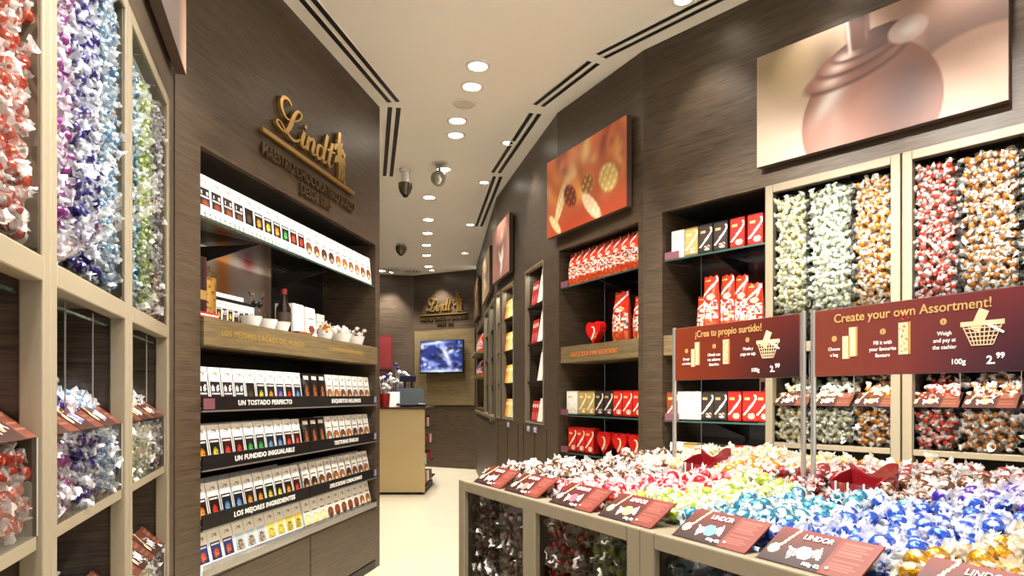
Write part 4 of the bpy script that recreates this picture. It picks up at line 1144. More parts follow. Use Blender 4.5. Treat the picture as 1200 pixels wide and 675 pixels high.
# ------------------------------------------------------------------ gold wall signs
def brand_sign(fr, u0, zb, W, capz, capx, lines, label, mats=(GOLD, BRONZE)):
    """script word, crest, rule and two lines of capitals; u0 = left end of the rule"""
    t = thing('wall_sign', label, 'wall sign', fr.pt(u0), fr.rz)
    y0, y1 = -.022, -.006; ox, oz = lines['ox'], zb + lines['oz']
    def S_(nm, *paths):
        mb = MB()
        for p in paths: stroke(mb, p, y0, y1, 8, capx, capz, ox, oz)
        mb.build(nm, mats[0], t)
    a, b, c = .018, .032, .052
    S_('letter', [(.50, .98, a), (.38, 1.10, b), (.20, 1.04, c * .9), (.13, .82, c * .8), (.20, .60, b), (.36, .50, a), (.62, .60, a), (.82, .80, a), (.86, .96, b), (.74, .98, b), (.60, .78, c), (.46, .40, c * 1.25), (.32, .12, c), (.16, .06, b), (.00, .14, b), (-.02, .24, a), (.10, .26, a), (.30, .10, b), (.52, -.01, c * .8), (.70, .05, b), (.80, .16, a)])
    S_('letter', [(.98, .50, c * 1.1), (.90, .22, c * 1.2), (.88, .06, c), (.94, .0, b), (1.06, .14, a)], [(1.015, .63, .03), (1.035, .69, .05), (1.055, .75, .03)])
    S_('letter', [(1.17, .48, c), (1.11, .24, c * 1.2), (1.06, .0, c)], [(1.08, .14, a), (1.20, .38, b), (1.32, .48, c * .8), (1.37, .38, c), (1.31, .14, c * 1.1), (1.32, .02, c * .8), (1.40, .02, a), (1.48, .14, a)])
    S_('letter', [(1.76, .40, a), (1.68, .48, b), (1.55, .40, c), (1.49, .16, c), (1.54, .01, c * .8), (1.64, .06, b), (1.74, .24, a)], [(1.95, 1.0, c), (1.85, .58, c * 1.2), (1.76, .16, c * 1.1), (1.78, .02, c * .8), (1.84, .02, a), (1.92, .12, a)])
    S_('letter', [(2.17, .86, c), (2.08, .48, c * 1.2), (2.01, .14, c * 1.1), (2.04, .01, c * .8), (2.12, .04, a), (2.20, .15, a)], [(1.94, .53, b * .8), (2.10, .55, b), (2.30, .60, b * .8)])
    mb = MB(); cx, cz, cs = lines['cx'], zb + lines['cz'], lines['cs']; kx = lines.get('ck', 1.0)
    for p in ([(.56, 1.06, .03), (.46, .97, .10), (.36, .90, .03)], [(.5, .95, .08), (.47, .84, .07)], [(.48, .86, .08), (.44, .68, .15), (.52, .46, .15), (.50, .24, .08), (.42, .02, .05)], [(.58, .40, .07), (.70, .22, .07), (.60, .02, .05)],
              [(.46, .62, .05), (.24, .72, .06), (.10, .64, .04), (.04, .72, .02)], [(.52, .62, .05), (.72, .70, .06), (.86, .62, .05), (.94, .70, .02)],
              [(.44, .46, .06), (.22, .44, .07), (.10, .34, .03)], [(.56, .46, .06), (.80, .50, .07), (.92, .40, .03)], [(.60, .44, .05), (.84, .30, .05), (.80, .08, .05), (.94, .02, .03)],
              [(.30, .86, .03), (.40, .80, .05), (.5, .74, .04)], [(.70, .88, .03), (.62, .80, .05), (.54, .74, .04)]):
        stroke(mb, p, y0, y1, 6, cs * kx, cs, cx, cz)
    mb.build('crest', mats[0], t)
    MB().box(0, W, y0, y1, zb - lines['rt'] / 2, zb + lines['rt'] / 2).build('rule', mats[0], t)
    text(lines['t1'], lines['ts'], mats[1], t, lines['t1x'], -.012, zb - lines['d1'], ext=.006, bold=.0012, xs=lines['xs'])
    text(lines['t2'], lines['ts'], mats[1], t, lines['t2x'], -.012, zb - lines['d2'], ext=.006, bold=.0012, xs=lines['xs'])
    st = MB()
    for u in (W * .1, W * .5, W * .9): st.box(u - .004, u + .004, y1, 0, zb - .004, zb + .004)
    st.build('stand_off', mats[1], t)
    return t
brand_sign(DISP, .55, 2.272, .985, .158, .262, dict(ox=.125, oz=.05, cx=.705, cz=.012, cs=.25, ck=.66, rt=.020, t1='MAESTRO CHOCOLATERO SUIZO', ts=.072, t1x=.50, d1=.105, t2='DESDE 1845', t2x=.52, d2=.178, xs=.90),
           'large gold script wall sign with crest above the bar display')
brand_sign(BACK, .13, 2.325, .86, .185, .195, dict(ox=.14, oz=.055, cx=.60, cz=.02, cs=.27, ck=.7, rt=.016, t1='MAESTRO CHOCOLATERO SUIZO', ts=.066, t1x=.44, d1=.085, t2='DESDE 1845', t2x=.46, d2=.16, xs=.86),
           'smaller gold script wall sign on the far back wall above the television')
# ------------------------------------------------------------------ boxes, bags, heart boxes for the right-hand bays
def swirl_art(base, dark=None, lab=(206, 170, 96), swirl=(244, 238, 228), pic=(200, 150, 90)):
    dark = dark or tuple(int(c * .72) for c in base)
    def fn(u, v):
        if v > .93: return dark
        cx = .06 + .98 * max(0, min(1, (v - .22) / .58)) ** .85 - .25 * max(0, v - .74) / .2
        w = .10 if v < .62 else .07
        if .20 < v < .88 and abs(u - cx) < w: return swirl
        if .72 < v < .79 and .12 < u < .48: return lab
        if v < .30 and ((u - .62) / .26) ** 2 + ((v - .17) / .10) ** 2 < 1: return pic if hsh(int(u * 9), int(v * 20)) > .35 else swirl
        if v < .05: return dark
        return base
    return fn
BOXC = {'white': ((240, 236, 222), (214, 208, 186), (214, 196, 140), (250, 248, 240), (226, 210, 160)), 'gold': ((176, 150, 88), (120, 98, 50), (236, 216, 150), (246, 238, 214), (214, 150, 70)),
        'dark': ((52, 42, 36), (30, 24, 22), (190, 160, 110), (236, 230, 220), (110, 70, 50)), 'red': ((208, 34, 24), (150, 20, 18), (226, 180, 110), (248, 232, 222), (230, 170, 120)),
        'brown': ((140, 66, 36), (96, 44, 26), (216, 170, 100), (244, 226, 206), (200, 140, 80))}
def choc_box(kind, fr, x, y, z, label, group=None, w=.074, h=.146, t=.055):
    k = ('box', kind, w, h)
    if k not in PACK:
        b, d, l, s, p = BOXC[kind]
        mb = MB().box(-w / 2, w / 2, 0, t, 0, h, c=lin(d), skip='ft').box(-w / 2, w / 2, 0, t, h - .0005, h, c=lin(b), skip='fbklr')
        mb.art(-w / 2, w / 2, 0, h, 0, 18, 34, swirl_art(b, d, l, s, p)); PACK[k] = mb.mesh('chocolate_box', PRINT)
    o = bpy.data.objects.new('chocolate_box', PACK[k]); COL.objects.link(o); put(o, fr, x, y, z)
    return props(o, label, 'chocolate box', group)
def bag_art(seed):
    pal = [(226, 214, 208), (216, 200, 190), (196, 54, 36), (196, 170, 158), (220, 130, 60), (130, 96, 90), (236, 228, 222), (176, 40, 34)]
    base = swirl_art((214, 48, 24))
    def fn(u, v):
        if v > .54 + .03 * math.sin(u * 9): return base(u, (v - .54) * 2.0 if v < .97 else .95)
        if v < .20: return (188, 62, 30) if hsh(int(u * 9), int(v * 20), seed) > .3 else (214, 104, 50)
        return pal[int(hsh(int(u * 11 + .5 * (int(v * 24) % 2)), int(v * 24), seed) * 7.99)]
    return fn
def sweets_bag(seed, fr, x, y, z, label, group=None, w=.085, h=.22, d=.06, dz=0):
    k = ('bag', seed, w, h)
    if k not in PACK:
        mb = MB(); nx, nz = 20, 44; fn = bag_art(seed); mb.col = True
        def P(i, j, s):
            u = i / nx; v = j / nz
            ww = w * (1 - .10 * max(0, v - .45) / .55 + .02 * math.sin(v * 20 + seed)); dep = d / 2 * (1 - max(0, (v - .45) / .55) ** 1.5) * (1 - .75 * abs(2 * u - 1) ** 3) * (.8 + .2 * min(1, v * 6))
            return ((u - .5) * ww, d / 2 + s * (dep + .0015), v * h + .004 * math.sin(u * 14 + seed) * max(0, v - .9) * 10)
        for s in (-1, 1):
            o = len(mb.v); mb.v += [P(i, j, s) for j in range(nz + 1) for i in range(nx + 1)]
            for j in range(nz):
                for i in range(nx):
                    a = o + j * (nx + 1) + i; q = [a, a + 1, a + nx + 2, a + nx + 1]
                    mb.f.append(q if s < 0 else q[::-1]); mb.m.append(0); mb.c.append(lin(fn((i + .5) / nx if s < 0 else 1 - (i + .5) / nx, (j + .5) / nz)))
        A = lambda i, j: j * (nx + 1) + i; B = lambda i, j: (nx + 1) * (nz + 1) + j * (nx + 1) + i
        for j in range(nz):
            for i, f in ((0, 0), (nx, 1)):
                q = [A(i, j), A(i, j + 1), B(i, j + 1), B(i, j)]; mb.f.append(q if not f else q[::-1]); mb.m.append(0); mb.c.append(lin((190, 60, 44)))
        for i in range(nx):
            mb.f.append([A(i, 0), B(i, 0), B(i + 1, 0), A(i + 1, 0)]); mb.m.append(0); mb.c.append(lin((150, 40, 30)))
            mb.f.append([A(i, nz), A(i + 1, nz), B(i + 1, nz), B(i, nz)]); mb.m.append(0); mb.c.append(lin((150, 20, 16)))
        PACK[k] = mb.mesh('sweets_bag', mat('printed_film', rough=.18, attr=True, coat=.6), smooth=True)
    o = bpy.data.objects.new('sweets_bag', PACK[k]); COL.objects.link(o); put(o, fr, x, y, z, 0, dz)
    return props(o, label, 'bag of sweets', group)
def heart_box(fr, x, y, z, label, w=.11, h=.125, group=None):
    k = ('heart', w)
    if k not in PACK:
        pts = []
        for i in range(40):
            a = 2 * PI * i / 40
            px = 16 * math.sin(a) ** 3; pz = 13 * math.cos(a) - 5 * math.cos(2 * a) - 2 * math.cos(3 * a) - math.cos(4 * a)
            pts.append((-px / 32 * w, (pz + 17) / 29 * h))
        mb = MB().plate(pts, 0, .045, 0); PACK[k] = mb.mesh('heart_box', RED)
        sw = MB(); stroke(sw, [(-.10, .22, .04), (.0, .36, .05), (.10, .55, .05), (.05, .74, .035), (-.10, .78, .015)], -.0015, 0, 8, w, h)
        for i, (a, b) in enumerate(((.17, .40), (.24, .46), (.20, .32), (.13, .30))): sw.plate([(a * w + .004 * math.cos(q * PI / 4), b * h + .004 * math.sin(q * PI / 4)) for q in range(8)], -.0012, 0, 1)
        PACK[('hs', w)] = sw.mesh('swirl_print', [mat('swirl_cream', (244, 220, 190), .4), TANP])
    o = bpy.data.objects.new('heart_box', PACK[k]); COL.objects.link(o); put(o, fr, x, y, z)
    md = o.modifiers.new('bevel', 'BEVEL'); md.width = .012; md.segments = 3; md.limit_method = 'ANGLE'; md.angle_limit = 1.0
    s = bpy.data.objects.new('swirl_print', PACK[('hs', w)]); COL.objects.link(s); s.parent = o
    return props(o, label, 'heart-shaped box', group)

# ------------------------------------------------------------------ the two bays
DK = mat('bay_interior_red', (62, 10, 10), .5)
def bay(fr, u0, u1, top, label, head, hl, shelves):
    D = .36; t = thing('wall_shelving', label, 'shelving', fr.pt(0), fr.rz)
    MB().box(u0, u1, D, D + .02, 0, top).build('back_panel', DARK, t)
    MB().box(u0 - .012, u0 - .0005, .03, D, 0, top).build('side_panel', WOOD, t); MB().box(u1 + .0005, u1 + .003, .0, D, 0, top).build('side_panel', WOOD, t)
    MB().box(u0, u1, .03, D, top - .001, top + .02).build('top_panel', DARK, t)
    MB().box(u0, u1, .0, D, 0, .62).build('base_cupboard', WOOD, t)
    MB().box(u0 + .05, u1 - .02, D - .008, D - .001, 1.42, 1.79).build('red_back', DK, t)
    h = MB().box(u0, u1, -.01 + .02, D, 1.308, 1.412).build('header_shelf', WOOD_LIT, t, bevel=.002)
    if head: text(head, .040, ORANGEP, h, (u0 + u1) / 2 + hl, .0092, 1.344, ext=.0004, xs=.80, bold=.0006)
    for z in shelves:
        s = MB().box(u0 + .003, u1 - .003, .012, .27, z - .012, z - .003).build('glass_shelf', ACRYL, t)
        MB().box(u0 + .003, u1 - .003, .0095, .012, z - .012, z - .003).build('glass_edge', TEAL, s)
        MB().prof([(.03, z - .013), (D, z - .013), (D, z - .10)], (u0 + u1) / 2 - .004, (u0 + u1) / 2 + .004).build('shelf_bracket', DARK, t)
        MB().add([(u0 + .003, .0105, z), (u1 - .003, .0105, z), (u1 - .003, .0105, z + .032), (u0 + .003, .0105, z + .032)], [(0, 1, 2, 3)]).build('clear_lip', ACRYL, s)
        MB().box(u0 + .012, u0 + .10, .006, .0085, z - .004, z + .034).build('price_tag', mat('price_tag_plum', (120, 74, 84), .4), s)
    return t
bay(MID, WB0, WB1, 2.045, 'dark wood shelving bay with orange lettering below the orange sweets poster', 'CREATE YOUR OWN ASSORTMENT', -.04, (1.805, .975, .735))
n = 10
for i in range(n):
    x = WB0 + .085 + i * .0815
    sweets_bag(1 + i % 5, MID, x, .03, 1.808, 'red-topped clear bag of truffles in the row on the top shelf of the middle bay' , 'bags on the top shelf of the middle bay', .078, .215)
heart_box(MID, .345, .05, 1.413, 'red heart-shaped box beside the big truffle bag on the lettered shelf', .16, .14)
sweets_bag(6, MID, .575, .06, 1.413, 'tall red-topped clear bag of truffles on the lettered shelf', None, .15, .30, .09)
sweets_bag(7, MID, .755, .07, 1.413, 'slimmer truffle bag at the right end of the lettered shelf', None, .12, .25, .08)
choc_box('white', MID, .838, .04, 1.413, 'tiny white box at the right end of the lettered shelf', None, .05, .03, .05)
kinds = ['white', 'gold', 'gold', 'dark', 'dark', 'red', 'red', 'red']; xs = [.115, .245, .335, .43, .525, .62, .715, .81]
for i, (k, x) in enumerate(zip(kinds, xs)):
    choc_box(k, MID, x, .04, .978, f'{k} chocolate box on the middle bay shelf below the lettering' + (', alone at the left' if i == 0 else ''), None if i == 0 else f'{k} boxes in the middle bay', .13 if i == 0 else .088, .148)
for i in range(3): choc_box('red', MID, .12 + i * .10, .04, .738, 'red chocolate box on the lowest visible shelf of the middle bay', 'red boxes low in the middle bay', .094, .155)
for i in range(3): heart_box(MID, .46 + i * .16, .05, .738, 'red heart-shaped box on the lowest visible shelf of the middle bay, ' + ('left', 'middle', 'right')[i] + ' of three', .14, .14, 'heart boxes low in the middle bay')

bay(NEAR, NB0, NB1, 2.062, 'dark wood shelving bay between the middle pier and the right dispensers', None, 0, (1.812, .972, .735))
xs = [.195, .278, .362, .447, .538, .632]; kinds = ['white', 'gold', 'dark', 'dark', 'red', 'red']
for i, (k, x) in enumerate(zip(kinds, xs)):
    choc_box(k, NEAR, x, .035, 1.815, f'{k} chocolate box with a pale swirl on the top shelf of the near bay', f'{k} boxes on the top shelf of the near bay', .075, .142)
for i, (x, y, w, h) in enumerate(((.29, .10, .075, .20), (.365, .05, .085, .29), (.44, .08, .075, .29), (.50, .11, .075, .285), (.575, .10, .085, .235), (.655, .15, .08, .23))):
    sweets_bag(1 + i, NEAR, x, y, 1.413, 'red-topped clear bag of truffles behind the Spanish sign, ' + ('leftmost, short', 'tallest in front', 'second tall one', 'third tall one', 'shorter, right of the tall trio', 'rightmost, by the dispenser frame')[i], 'truffle bags in the near bay', w, h, .07)
xs = [.162, .232, .300, .372, .446, .523, .603, .672]; kinds = ['brown', 'white', 'white', 'dark', 'dark', 'red', 'red', 'red']
for i, (k, x) in enumerate(zip(kinds, xs)):
    choc_box(k, NEAR, x, .035, .975, f'{k} chocolate box with a pale swirl on the near bay shelf under the Spanish sign', f'{k} boxes on the lower shelf of the near bay', .070, .143)
xs = [.19, .27, .36, .45, .56, .65]; kinds = ['white', 'gold', 'dark', 'dark', 'red', 'red']
for i, (k, x) in enumerate(zip(kinds, xs)):
    choc_box(k, NEAR, x, .035, .738, f'{k} chocolate box low in the near bay, just above the island sweets', f'{k} boxes low in the near bay', .083, .115)
# small white case of two bars in the bay's right corner
t = thing('bar_case', 'white case with two small dark bars behind the red boxes of the near bay', 'display case', NEAR.pt(.625, .20, .975), NEAR.rz)
MB().box(-.07, .07, .012, .06, 0, .22).box(-.07, .07, 0, .012, 0, .02).build('body', CARDW, t)
for s, c in ((-.032, (190, 50, 30)), (.032, (70, 44, 90))):
    MB().box(-.026, .026, .004, .0118, .11, .19, c=lin((30, 22, 24))).box(-.014, .014, .003, .004, .12, .16, c=lin(c)).build('small_bar', PRINT, t).location = (s, 0, 0)

# ------------------------------------------------------------------ posters
def poster(fr, u0, u1, z0, z1, fn, label, nx=110, nz=60, th=.045):
    t = thing('poster', label, 'poster', fr.pt(u0), fr.rz)
    W = u1 - u0
    MB().box(.03, W - .03, -.012, 0, z0 + .03, z1 - .03).build('wall_batten', DARK, t)
    MB().box(0, W, -th, -.012, z0, z1).build('board', mat('poster_edge', (70, 54, 46), .5), t)
    art_plane('printed_face', t, .001, W - .001, z0 + .001, z1 - .001, -th - .0008, nx, nz, fn, POSTER)
    return t
def mixc(c, m, col): m = np.clip(m, 0, 1)[:, None]; return c * (1 - m) + np.array(col, float) * m
def ell(U, V, cu, cv, ru, rv, soft=.08, rot=0.0):
    a = (U - cu); b = (V - cv); ca, sa = math.cos(rot), math.sin(rot)
    x = (a * ca + b * sa) / ru; y = (-a * sa + b * ca) / rv
    return np.clip((1 - np.sqrt(x * x + y * y)) / soft + .5, 0, 1)
def gau(U, V, cu, cv, su, sv, rot=0.0):
    a = (U - cu); b = (V - cv); ca, sa = math.cos(rot), math.sin(rot)
    return np.exp(-(((a * ca + b * sa) / su) ** 2 + ((-a * sa + b * ca) / sv) ** 2))
def art_pour(U, V):
    c = np.tile(np.array([[226., 198., 168.]]), (len(U), 1))
    c = mixc(c, gau(U, V, .12, .80, .22, .3), (172, 148, 104)); c = mixc(c, gau(U, V, .33, .70, .07, .25) * .7, (120, 98, 76))
    c = mixc(c, np.clip((U - .62) / .12, 0, 1) * np.clip((V - .40) / .1, 0, 1) * .95, (142, 112, 100))
    c = mixc(c, gau(U, V, .72, .95, .2, .22), (190, 150, 128)); c = mixc(c, gau(U, V, .90, .88, .14, .16) * .8, (196, 160, 138))
    c = mixc(c, ell(U, V, .92, .28, .26, .30, .1) * .8, (206, 166, 140))
    m = ell(U, V, .505, .20, .285, .56, .02); body = np.tile(np.array([[178., 128., 106.]]), (len(U), 1))
    body = mixc(body, gau(U, V, .66, .25, .14, .4) * .8, (96, 72, 66)); body = mixc(body, ell(U, V, .505, .20, .285, .56, .5) * -1 + 1, (140, 92, 76)); body = mixc(body, gau(U, V, .40, .12, .10, .35) * .35, (192, 138, 122))
    body = mixc(body, gau(U, V, .35, .42, .045, .16, -.35), (255, 246, 228)); body = mixc(body, gau(U, V, .37, .30, .04, .2) * .4, (236, 206, 186))
    c = c * (1 - m[:, None]) + body * m[:, None]
    for cu, cv, ru, rv, rot, col in ((.44, .62, .215, .105, .38, (158, 110, 92)), (.47, .72, .19, .10, .42, (146, 100, 84)), (.50, .78, .15, .075, .40, (104, 70, 60))):
        c = mixc(c, ell(U, V, cu + .004, cv - .022, ru * 1.03, rv * 1.06, .2, rot) * .7, (92, 60, 50)); m = ell(U, V, cu, cv, ru, rv, .10, rot)[:, None]; q = np.tile(np.array([col], float), (len(U), 1))
        q = mixc(q, gau(U, V, cu - .09, cv - .07, .05, .05), (246, 222, 200)); q = mixc(q, gau(U, V, cu + .08, cv + .0, .07, .08) * .6, (104, 76, 66)); c = c * (1 - m) + q * m
    m = ell(U, V, .66, .76, .075, .10, .12); c = mixc(c, m, (206, 176, 158)); c = mixc(c, gau(U, V, .665, .76, .04, .06), (248, 238, 228))
    m = np.clip(1 - np.abs(U - .465 + (V - .9) * .04) / .055, 0, 1) * np.clip((V - .74) / .03, 0, 1); c = mixc(c, np.clip(m * 4, 0, 1), (110, 72, 58))
    c = mixc(c, np.clip(1 - np.abs(U - .425 + (V - .9) * .05) / .012, 0, 1) * np.clip((V - .70) / .04, 0, 1), (250, 236, 222))
    c = mixc(c, np.clip(1 - np.abs(U - .50) / .01, 0, 1) * np.clip((V - .78) / .04, 0, 1) * .6, (160, 120, 100))
    return c * np.array([.79, .79, .82])
def art_bokeh(seed, base, spots, sweets=True):
    def fn(U, V):
        r = np.random.default_rng(seed); c = np.tile(np.array([base], float), (len(U), 1))
        c = c * (0.75 + .4 * V)[:, None]
        for k in range(44):
            cu, cv = r.uniform(0, 1), r.uniform(.3, 1.05); col = spots[r.integers(0, len(spots))]
            c = mixc(c, gau(U, V, cu, cv, r.uniform(.03, .07), r.uniform(.06, .16), r.uniform(-.5, .5)) * r.uniform(.5, 1.0), col)
        c = mixc(c, gau(U, V, .5, .0, .9, .22) * .75, (186, 66, 36))
        if sweets:
            for cu, cv, ru, rv, rot, col, hi in ((.20, .40, .05, .24, -.25, (226, 196, 140), (255, 246, 226)), (.33, .42, .075, .15, .3, (110, 44, 26), (214, 150, 90)), (.55, .46, .075, .12, .1, (150, 96, 40), (250, 226, 160)),
                                                   (.80, .42, .105, .17, .2, (222, 190, 110), (255, 246, 206)), (.60, .18, .06, .22, .5, (236, 206, 166), (255, 244, 226)), (.12, .14, .04, .16, .5, (240, 190, 130), (255, 238, 210))):
                m = ell(U, V, cu, cv, ru, rv, .25, rot); c = mixc(c, m, col)
                st = (np.sin((U * 60 + V * 34) * 1.7) * .5 + .5) * np.sin(U * 90 - V * 40); c = mixc(c, m * np.clip(st, 0, 1) * .8, hi)
        return c
    return fn
poster(NEAR, .685, 1.645, 2.143, 2.648, art_pour, 'wide poster of chocolate poured over a round sweet, above the right dispensers', 150, 80)
poster(MID, -.06, .826, 2.135, 2.638, art_bokeh(4, (206, 106, 64), [(250, 216, 140), (232, 150, 70), (250, 230, 190), (206, 100, 50), (150, 60, 36)]), 'orange-red poster of gold wrapped sweets above the middle bay', 140, 76)
def art_portrait(seed, base, hi):
    def fn(U, V):
        r = np.random.default_rng(seed); c = np.tile(np.array([base], float), (len(U), 1)) * (.8 + .35 * V)[:, None]
        c = mixc(c, ell(U, V, .55, .52, .30, .36, .5), tuple(x * .72 for x in base)); c = mixc(c, ell(U, V, .50, .78, .26, .16, .5), tuple(min(255, x * 1.12) for x in base))
        for k in range(7): c = mixc(c, gau(U, V, r.uniform(.25, .65), r.uniform(.15, .9), r.uniform(.015, .05), r.uniform(.05, .16), r.uniform(-.6, .6)), hi)
        return c
    return fn
poster(FAR2, .062, .768, 2.135, 2.625, art_portrait(5, (178, 124, 108), (250, 236, 226)), 'rosy brown poster on the far right wall, nearest of its three', 60, 50)
poster(FAR3, 2.06, 3.14, 2.125, 2.575, art_portrait(8, (190, 158, 122), (252, 238, 206)), 'pale tan poster on the far right wall, middle of its three', 60, 50)
poster(FAR3, .12, 1.24, 2.125, 2.61, art_portrait(9, (120, 84, 62), (236, 196, 150)), 'dark brown poster on the far right wall, furthest of its three', 60, 50)
poster(LEFT, .10, 1.30, 2.245, 2.75, lambda U, V: mixc(mixc(np.tile(np.array([[116., 104., 100.]]), (len(U), 1)), np.clip((U - .86) / .1, 0, 1), (214, 176, 152)), gau(U, V, .4, .5, .3, .3), (150, 120, 104)), 'grey and peach poster above the left dispensers, cut by the top picture edge', 60, 40)

# ------------------------------------------------------------------ niches of the far right wall
def niche(key, label, shelves, depth=.15):
    fr, u0, u1, z0, z1 = NICHES[key]
    t = thing('wall_niche', label, 'wall niche', fr.pt(0), fr.rz)
    MB().box(u0 - .01, u1 + .01, depth, depth + .015, z0, z1).build('back_panel', DARK, t)
    MB().box(u0 - .012, u0 - .0005, .03, depth, z0, z1).build('side_panel', WOOD, t); MB().box(u1 + .0005, u1 + .012, .03, depth, z0, z1).build('side_panel', WOOD, t)
    MB().box(u0 - .012, u1 + .012, .03, depth, z1 + .0005, z1 + .012).build('top_panel', DARK, t)
    MB().box(u0 - .012, u1 + .012, .03, depth, z0 - .012, z0 - .0005).build('bottom_panel', WOOD_LIT, t)
    f = MB(); w = .014
    f.box(u0, u0 + w, -.006, .03, z0, z1); f.box(u1 - w, u1, -.006, .03, z0, z1); f.box(u0 + w, u1 - w, -.006, .03, z1 - w, z1); f.box(u0 + w, u1 - w, -.006, .03, z0, z0 + w)
    f.build('frame', CHAMP, t)
    for z in shelves:
        MB().box(u0 + w, u1 - w, .01, depth, z - .012, z).build('shelf', DARK, t)
        for u in (u0 + w + .01, u1 - w - .01): MB().tube([(u, .02, z - .014), (u, .02, z - .024)], .005, 8).build('shelf_pin', STEEL, t)
    strip_light(fr, u0 + .04, u1 - .04, .05, z1 - .03, W_NICHE, t)
    return t
def small_carton(fr, x, y, z, w, h, t, col, label, group, tilt=0):
    def fn(u, v, c=col):
        if .68 < v < .80 and .2 < u < .8: return (250, 244, 226)
        if .12 < v < .45 and .2 < u < .8: return tuple(min(255, k * .6 + 90) for k in c)
        return c
    o = carton(w, h, t, fn, ('sm', col, w, h), tuple(int(k * .8) for k in col), 8, 12)
    put(o, fr, x, y, z, tilt); return props(o, label, 'carton', group)
ORD = ['top', 'second', 'third', 'bottom']
SH = (1.775, 1.490, 1.205)
niche('a', 'tall lit wall niche with red and white packs, nearest on the far right wall', SH)
niche('b', 'lit wall niche with yellow and green packs below the rosy poster', SH)
niche('c', 'narrow wall niche, just beyond the one with yellow packs', SH)
niche('d', 'narrow wall niche, fourth along the far right wall', SH)
niche('e', 'narrow wall niche, fifth along the far right wall', SH)
for i, z in enumerate((1.776, 1.491, 1.206, .908)):
    wd = ORD[i] + ' shelf'
    if i != 2:
        for k in range(3 if i < 3 else 4):
            small_carton(FAR1, .30 + k * .055, .008, z, .048, .175 if i < 3 else .15, .08, (178, 34, 30), f'red pack on the {wd} of the nearest wall niche', f'red packs, {wd} of the nearest niche', -.12)
    small_carton(FAR1, .535, .002, z, .13, .25 if i < 3 else .17, .05, (234, 226, 214), f'tall white pack on the {wd} of the nearest wall niche', None, -.16)
    for k, c in enumerate(((226, 110, 40), (236, 196, 60), (244, 226, 120), (206, 216, 150), (226, 230, 214))):
        small_carton(FAR2, .38 + k * .070, .006, z, .066, .16, .07, c, ('orange', 'yellow', 'pale yellow', 'pale green', 'white')[k] + f' pack on the {wd} of the niche with yellow packs', None, -.12)
    for k, (fr, u) in enumerate(((FAR2, .12), (FAR3, 2.95), (FAR3, 2.15))):
        small_carton(fr, u, .05, z, .12 if k else .07, .15, .05, ((226, 206, 150), (214, 180, 160), (200, 190, 120))[k], ('cream', 'rosy', 'olive')[k] + f' pack on the {wd} of the {("third", "fourth", "fifth")[k]} wall niche', None, -.1)
# furthest corner shelving with red bags
fr, u0, u1, z0, z1 = NICHES['f']
t = thing('corner_shelving', 'dark wood corner shelving with red bags at the far end of the right wall', 'shelving', fr.pt(0), fr.rz)
MB().box(u0 - .01, u1 + .01, .26, .275, z0, z1).build('back_panel', WOOD_LIT, t)
MB().box(u0 - .012, u0 - .0005, .03, .26, z0, z1).build('side_panel', WOOD_LIT, t); MB().box(u1 + .0005, u1 + .012, .03, .26, z0, z1).build('side_panel', WOOD_LIT, t)
MB().box(u0 - .01, u1 + .01, .03, .26, z1 + .0005, z1 + .012).build('top_panel', DARK, t); MB().box(u0 - .01, u1 + .01, .03, .26, z0 - .012, z0 - .0005).build('bottom_panel', WOOD_LIT, t)
for z in (1.63, 1.34): MB().box(u0 + .002, u1 - .002, -.10, .255, z - .02, z).build('shelf', WOOD_LIT, t)
strip_light(fr, u0 + .1, u1 - .1, .03, z1 - .02, W_NICHE * 1.5, t)
for i, z in enumerate((1.631, 1.341)):
    for k in range(5): sweets_bag(1 + k, fr, .62 + k * .19, -.03, z, f'red-topped truffle bag in the far corner shelving, {("upper", "lower")[i]} shelf', f'truffle bags on the {("upper", "lower")[i]} corner shelf', .15, .24 if i == 0 else .2, .08)
# price tags hanging below the niches
TAG = mat('tag_lilac', (136, 128, 150), .4)
for fr, us, w in ((FAR1, (.25, .45), 'nearest wall niche'), (FAR2, (.56,), 'niche with yellow packs'), (FAR3, (2.75, 3.05), 'fourth wall niche')):
    for i, u in enumerate(us):
        t = thing('price_tag', f'small lilac price tag hanging below the {w}' + ('' if len(us) == 1 else (', left of two' if i == 0 else ', right of two')), 'price tag', fr.pt(u, -.008, .82), fr.rz)
        MB().box(-.045, .045, 0, .004, 0, .05).build('card', TAG, t)
        MB().box(-.03, .03, -.0008, 0, .028, .036).box(-.03, .012, -.0008, 0, .012, .018).build('print_lines', CARDW, t)
# ------------------------------------------------------------------ television
t = thing('television', 'wall-mounted flat television showing a blue-white picture on the far back wall', 'television', BACK.pt(.205), BACK.rz)
TW, z0, z1 = .775, 1.425, 1.925
MB().box(0, TW, -.115, -.075, z0, z1).build('casing', BLACK, t, bevel=.004)
MB().box(TW * .3, TW * .7, -.076, -.02, z0 + .12, z1 - .12).build('wall_bracket', DARK, t)
MB().box(TW * .42, TW * .58, -.1165, -.115, z0 + .008, z0 + .016).build('maker_mark', STEEL, t)
def tvart(U, V):
    r = np.random.default_rng(12); c = np.tile(np.array([[40., 50., 110.]]), (len(U), 1))
    for k in range(70):
        col = [(150, 170, 226), (20, 24, 60), (206, 216, 240), (80, 100, 180), (30, 30, 50), (120, 140, 210)][r.integers(0, 6)]
        c = mixc(c, gau(U, V, r.uniform(0, 1), r.uniform(0, 1), r.uniform(.02, .08), r.uniform(.02, .09), r.uniform(-1, 1)), col)
    c = mixc(c, gau(U, V, .62, .55, .06, .35, .3), (206, 214, 238)); c = mixc(c, gau(U, V, .45, .02, .5, .08), (190, 206, 240)); c = mixc(c, gau(U, V, .3, .93, .35, .05, .1), (170, 186, 226))
    return c
art_plane('screen', t, .012, TW - .012, z0 + .022, z1 - .012, -.1158, 70, 44, tvart, SCREEN)

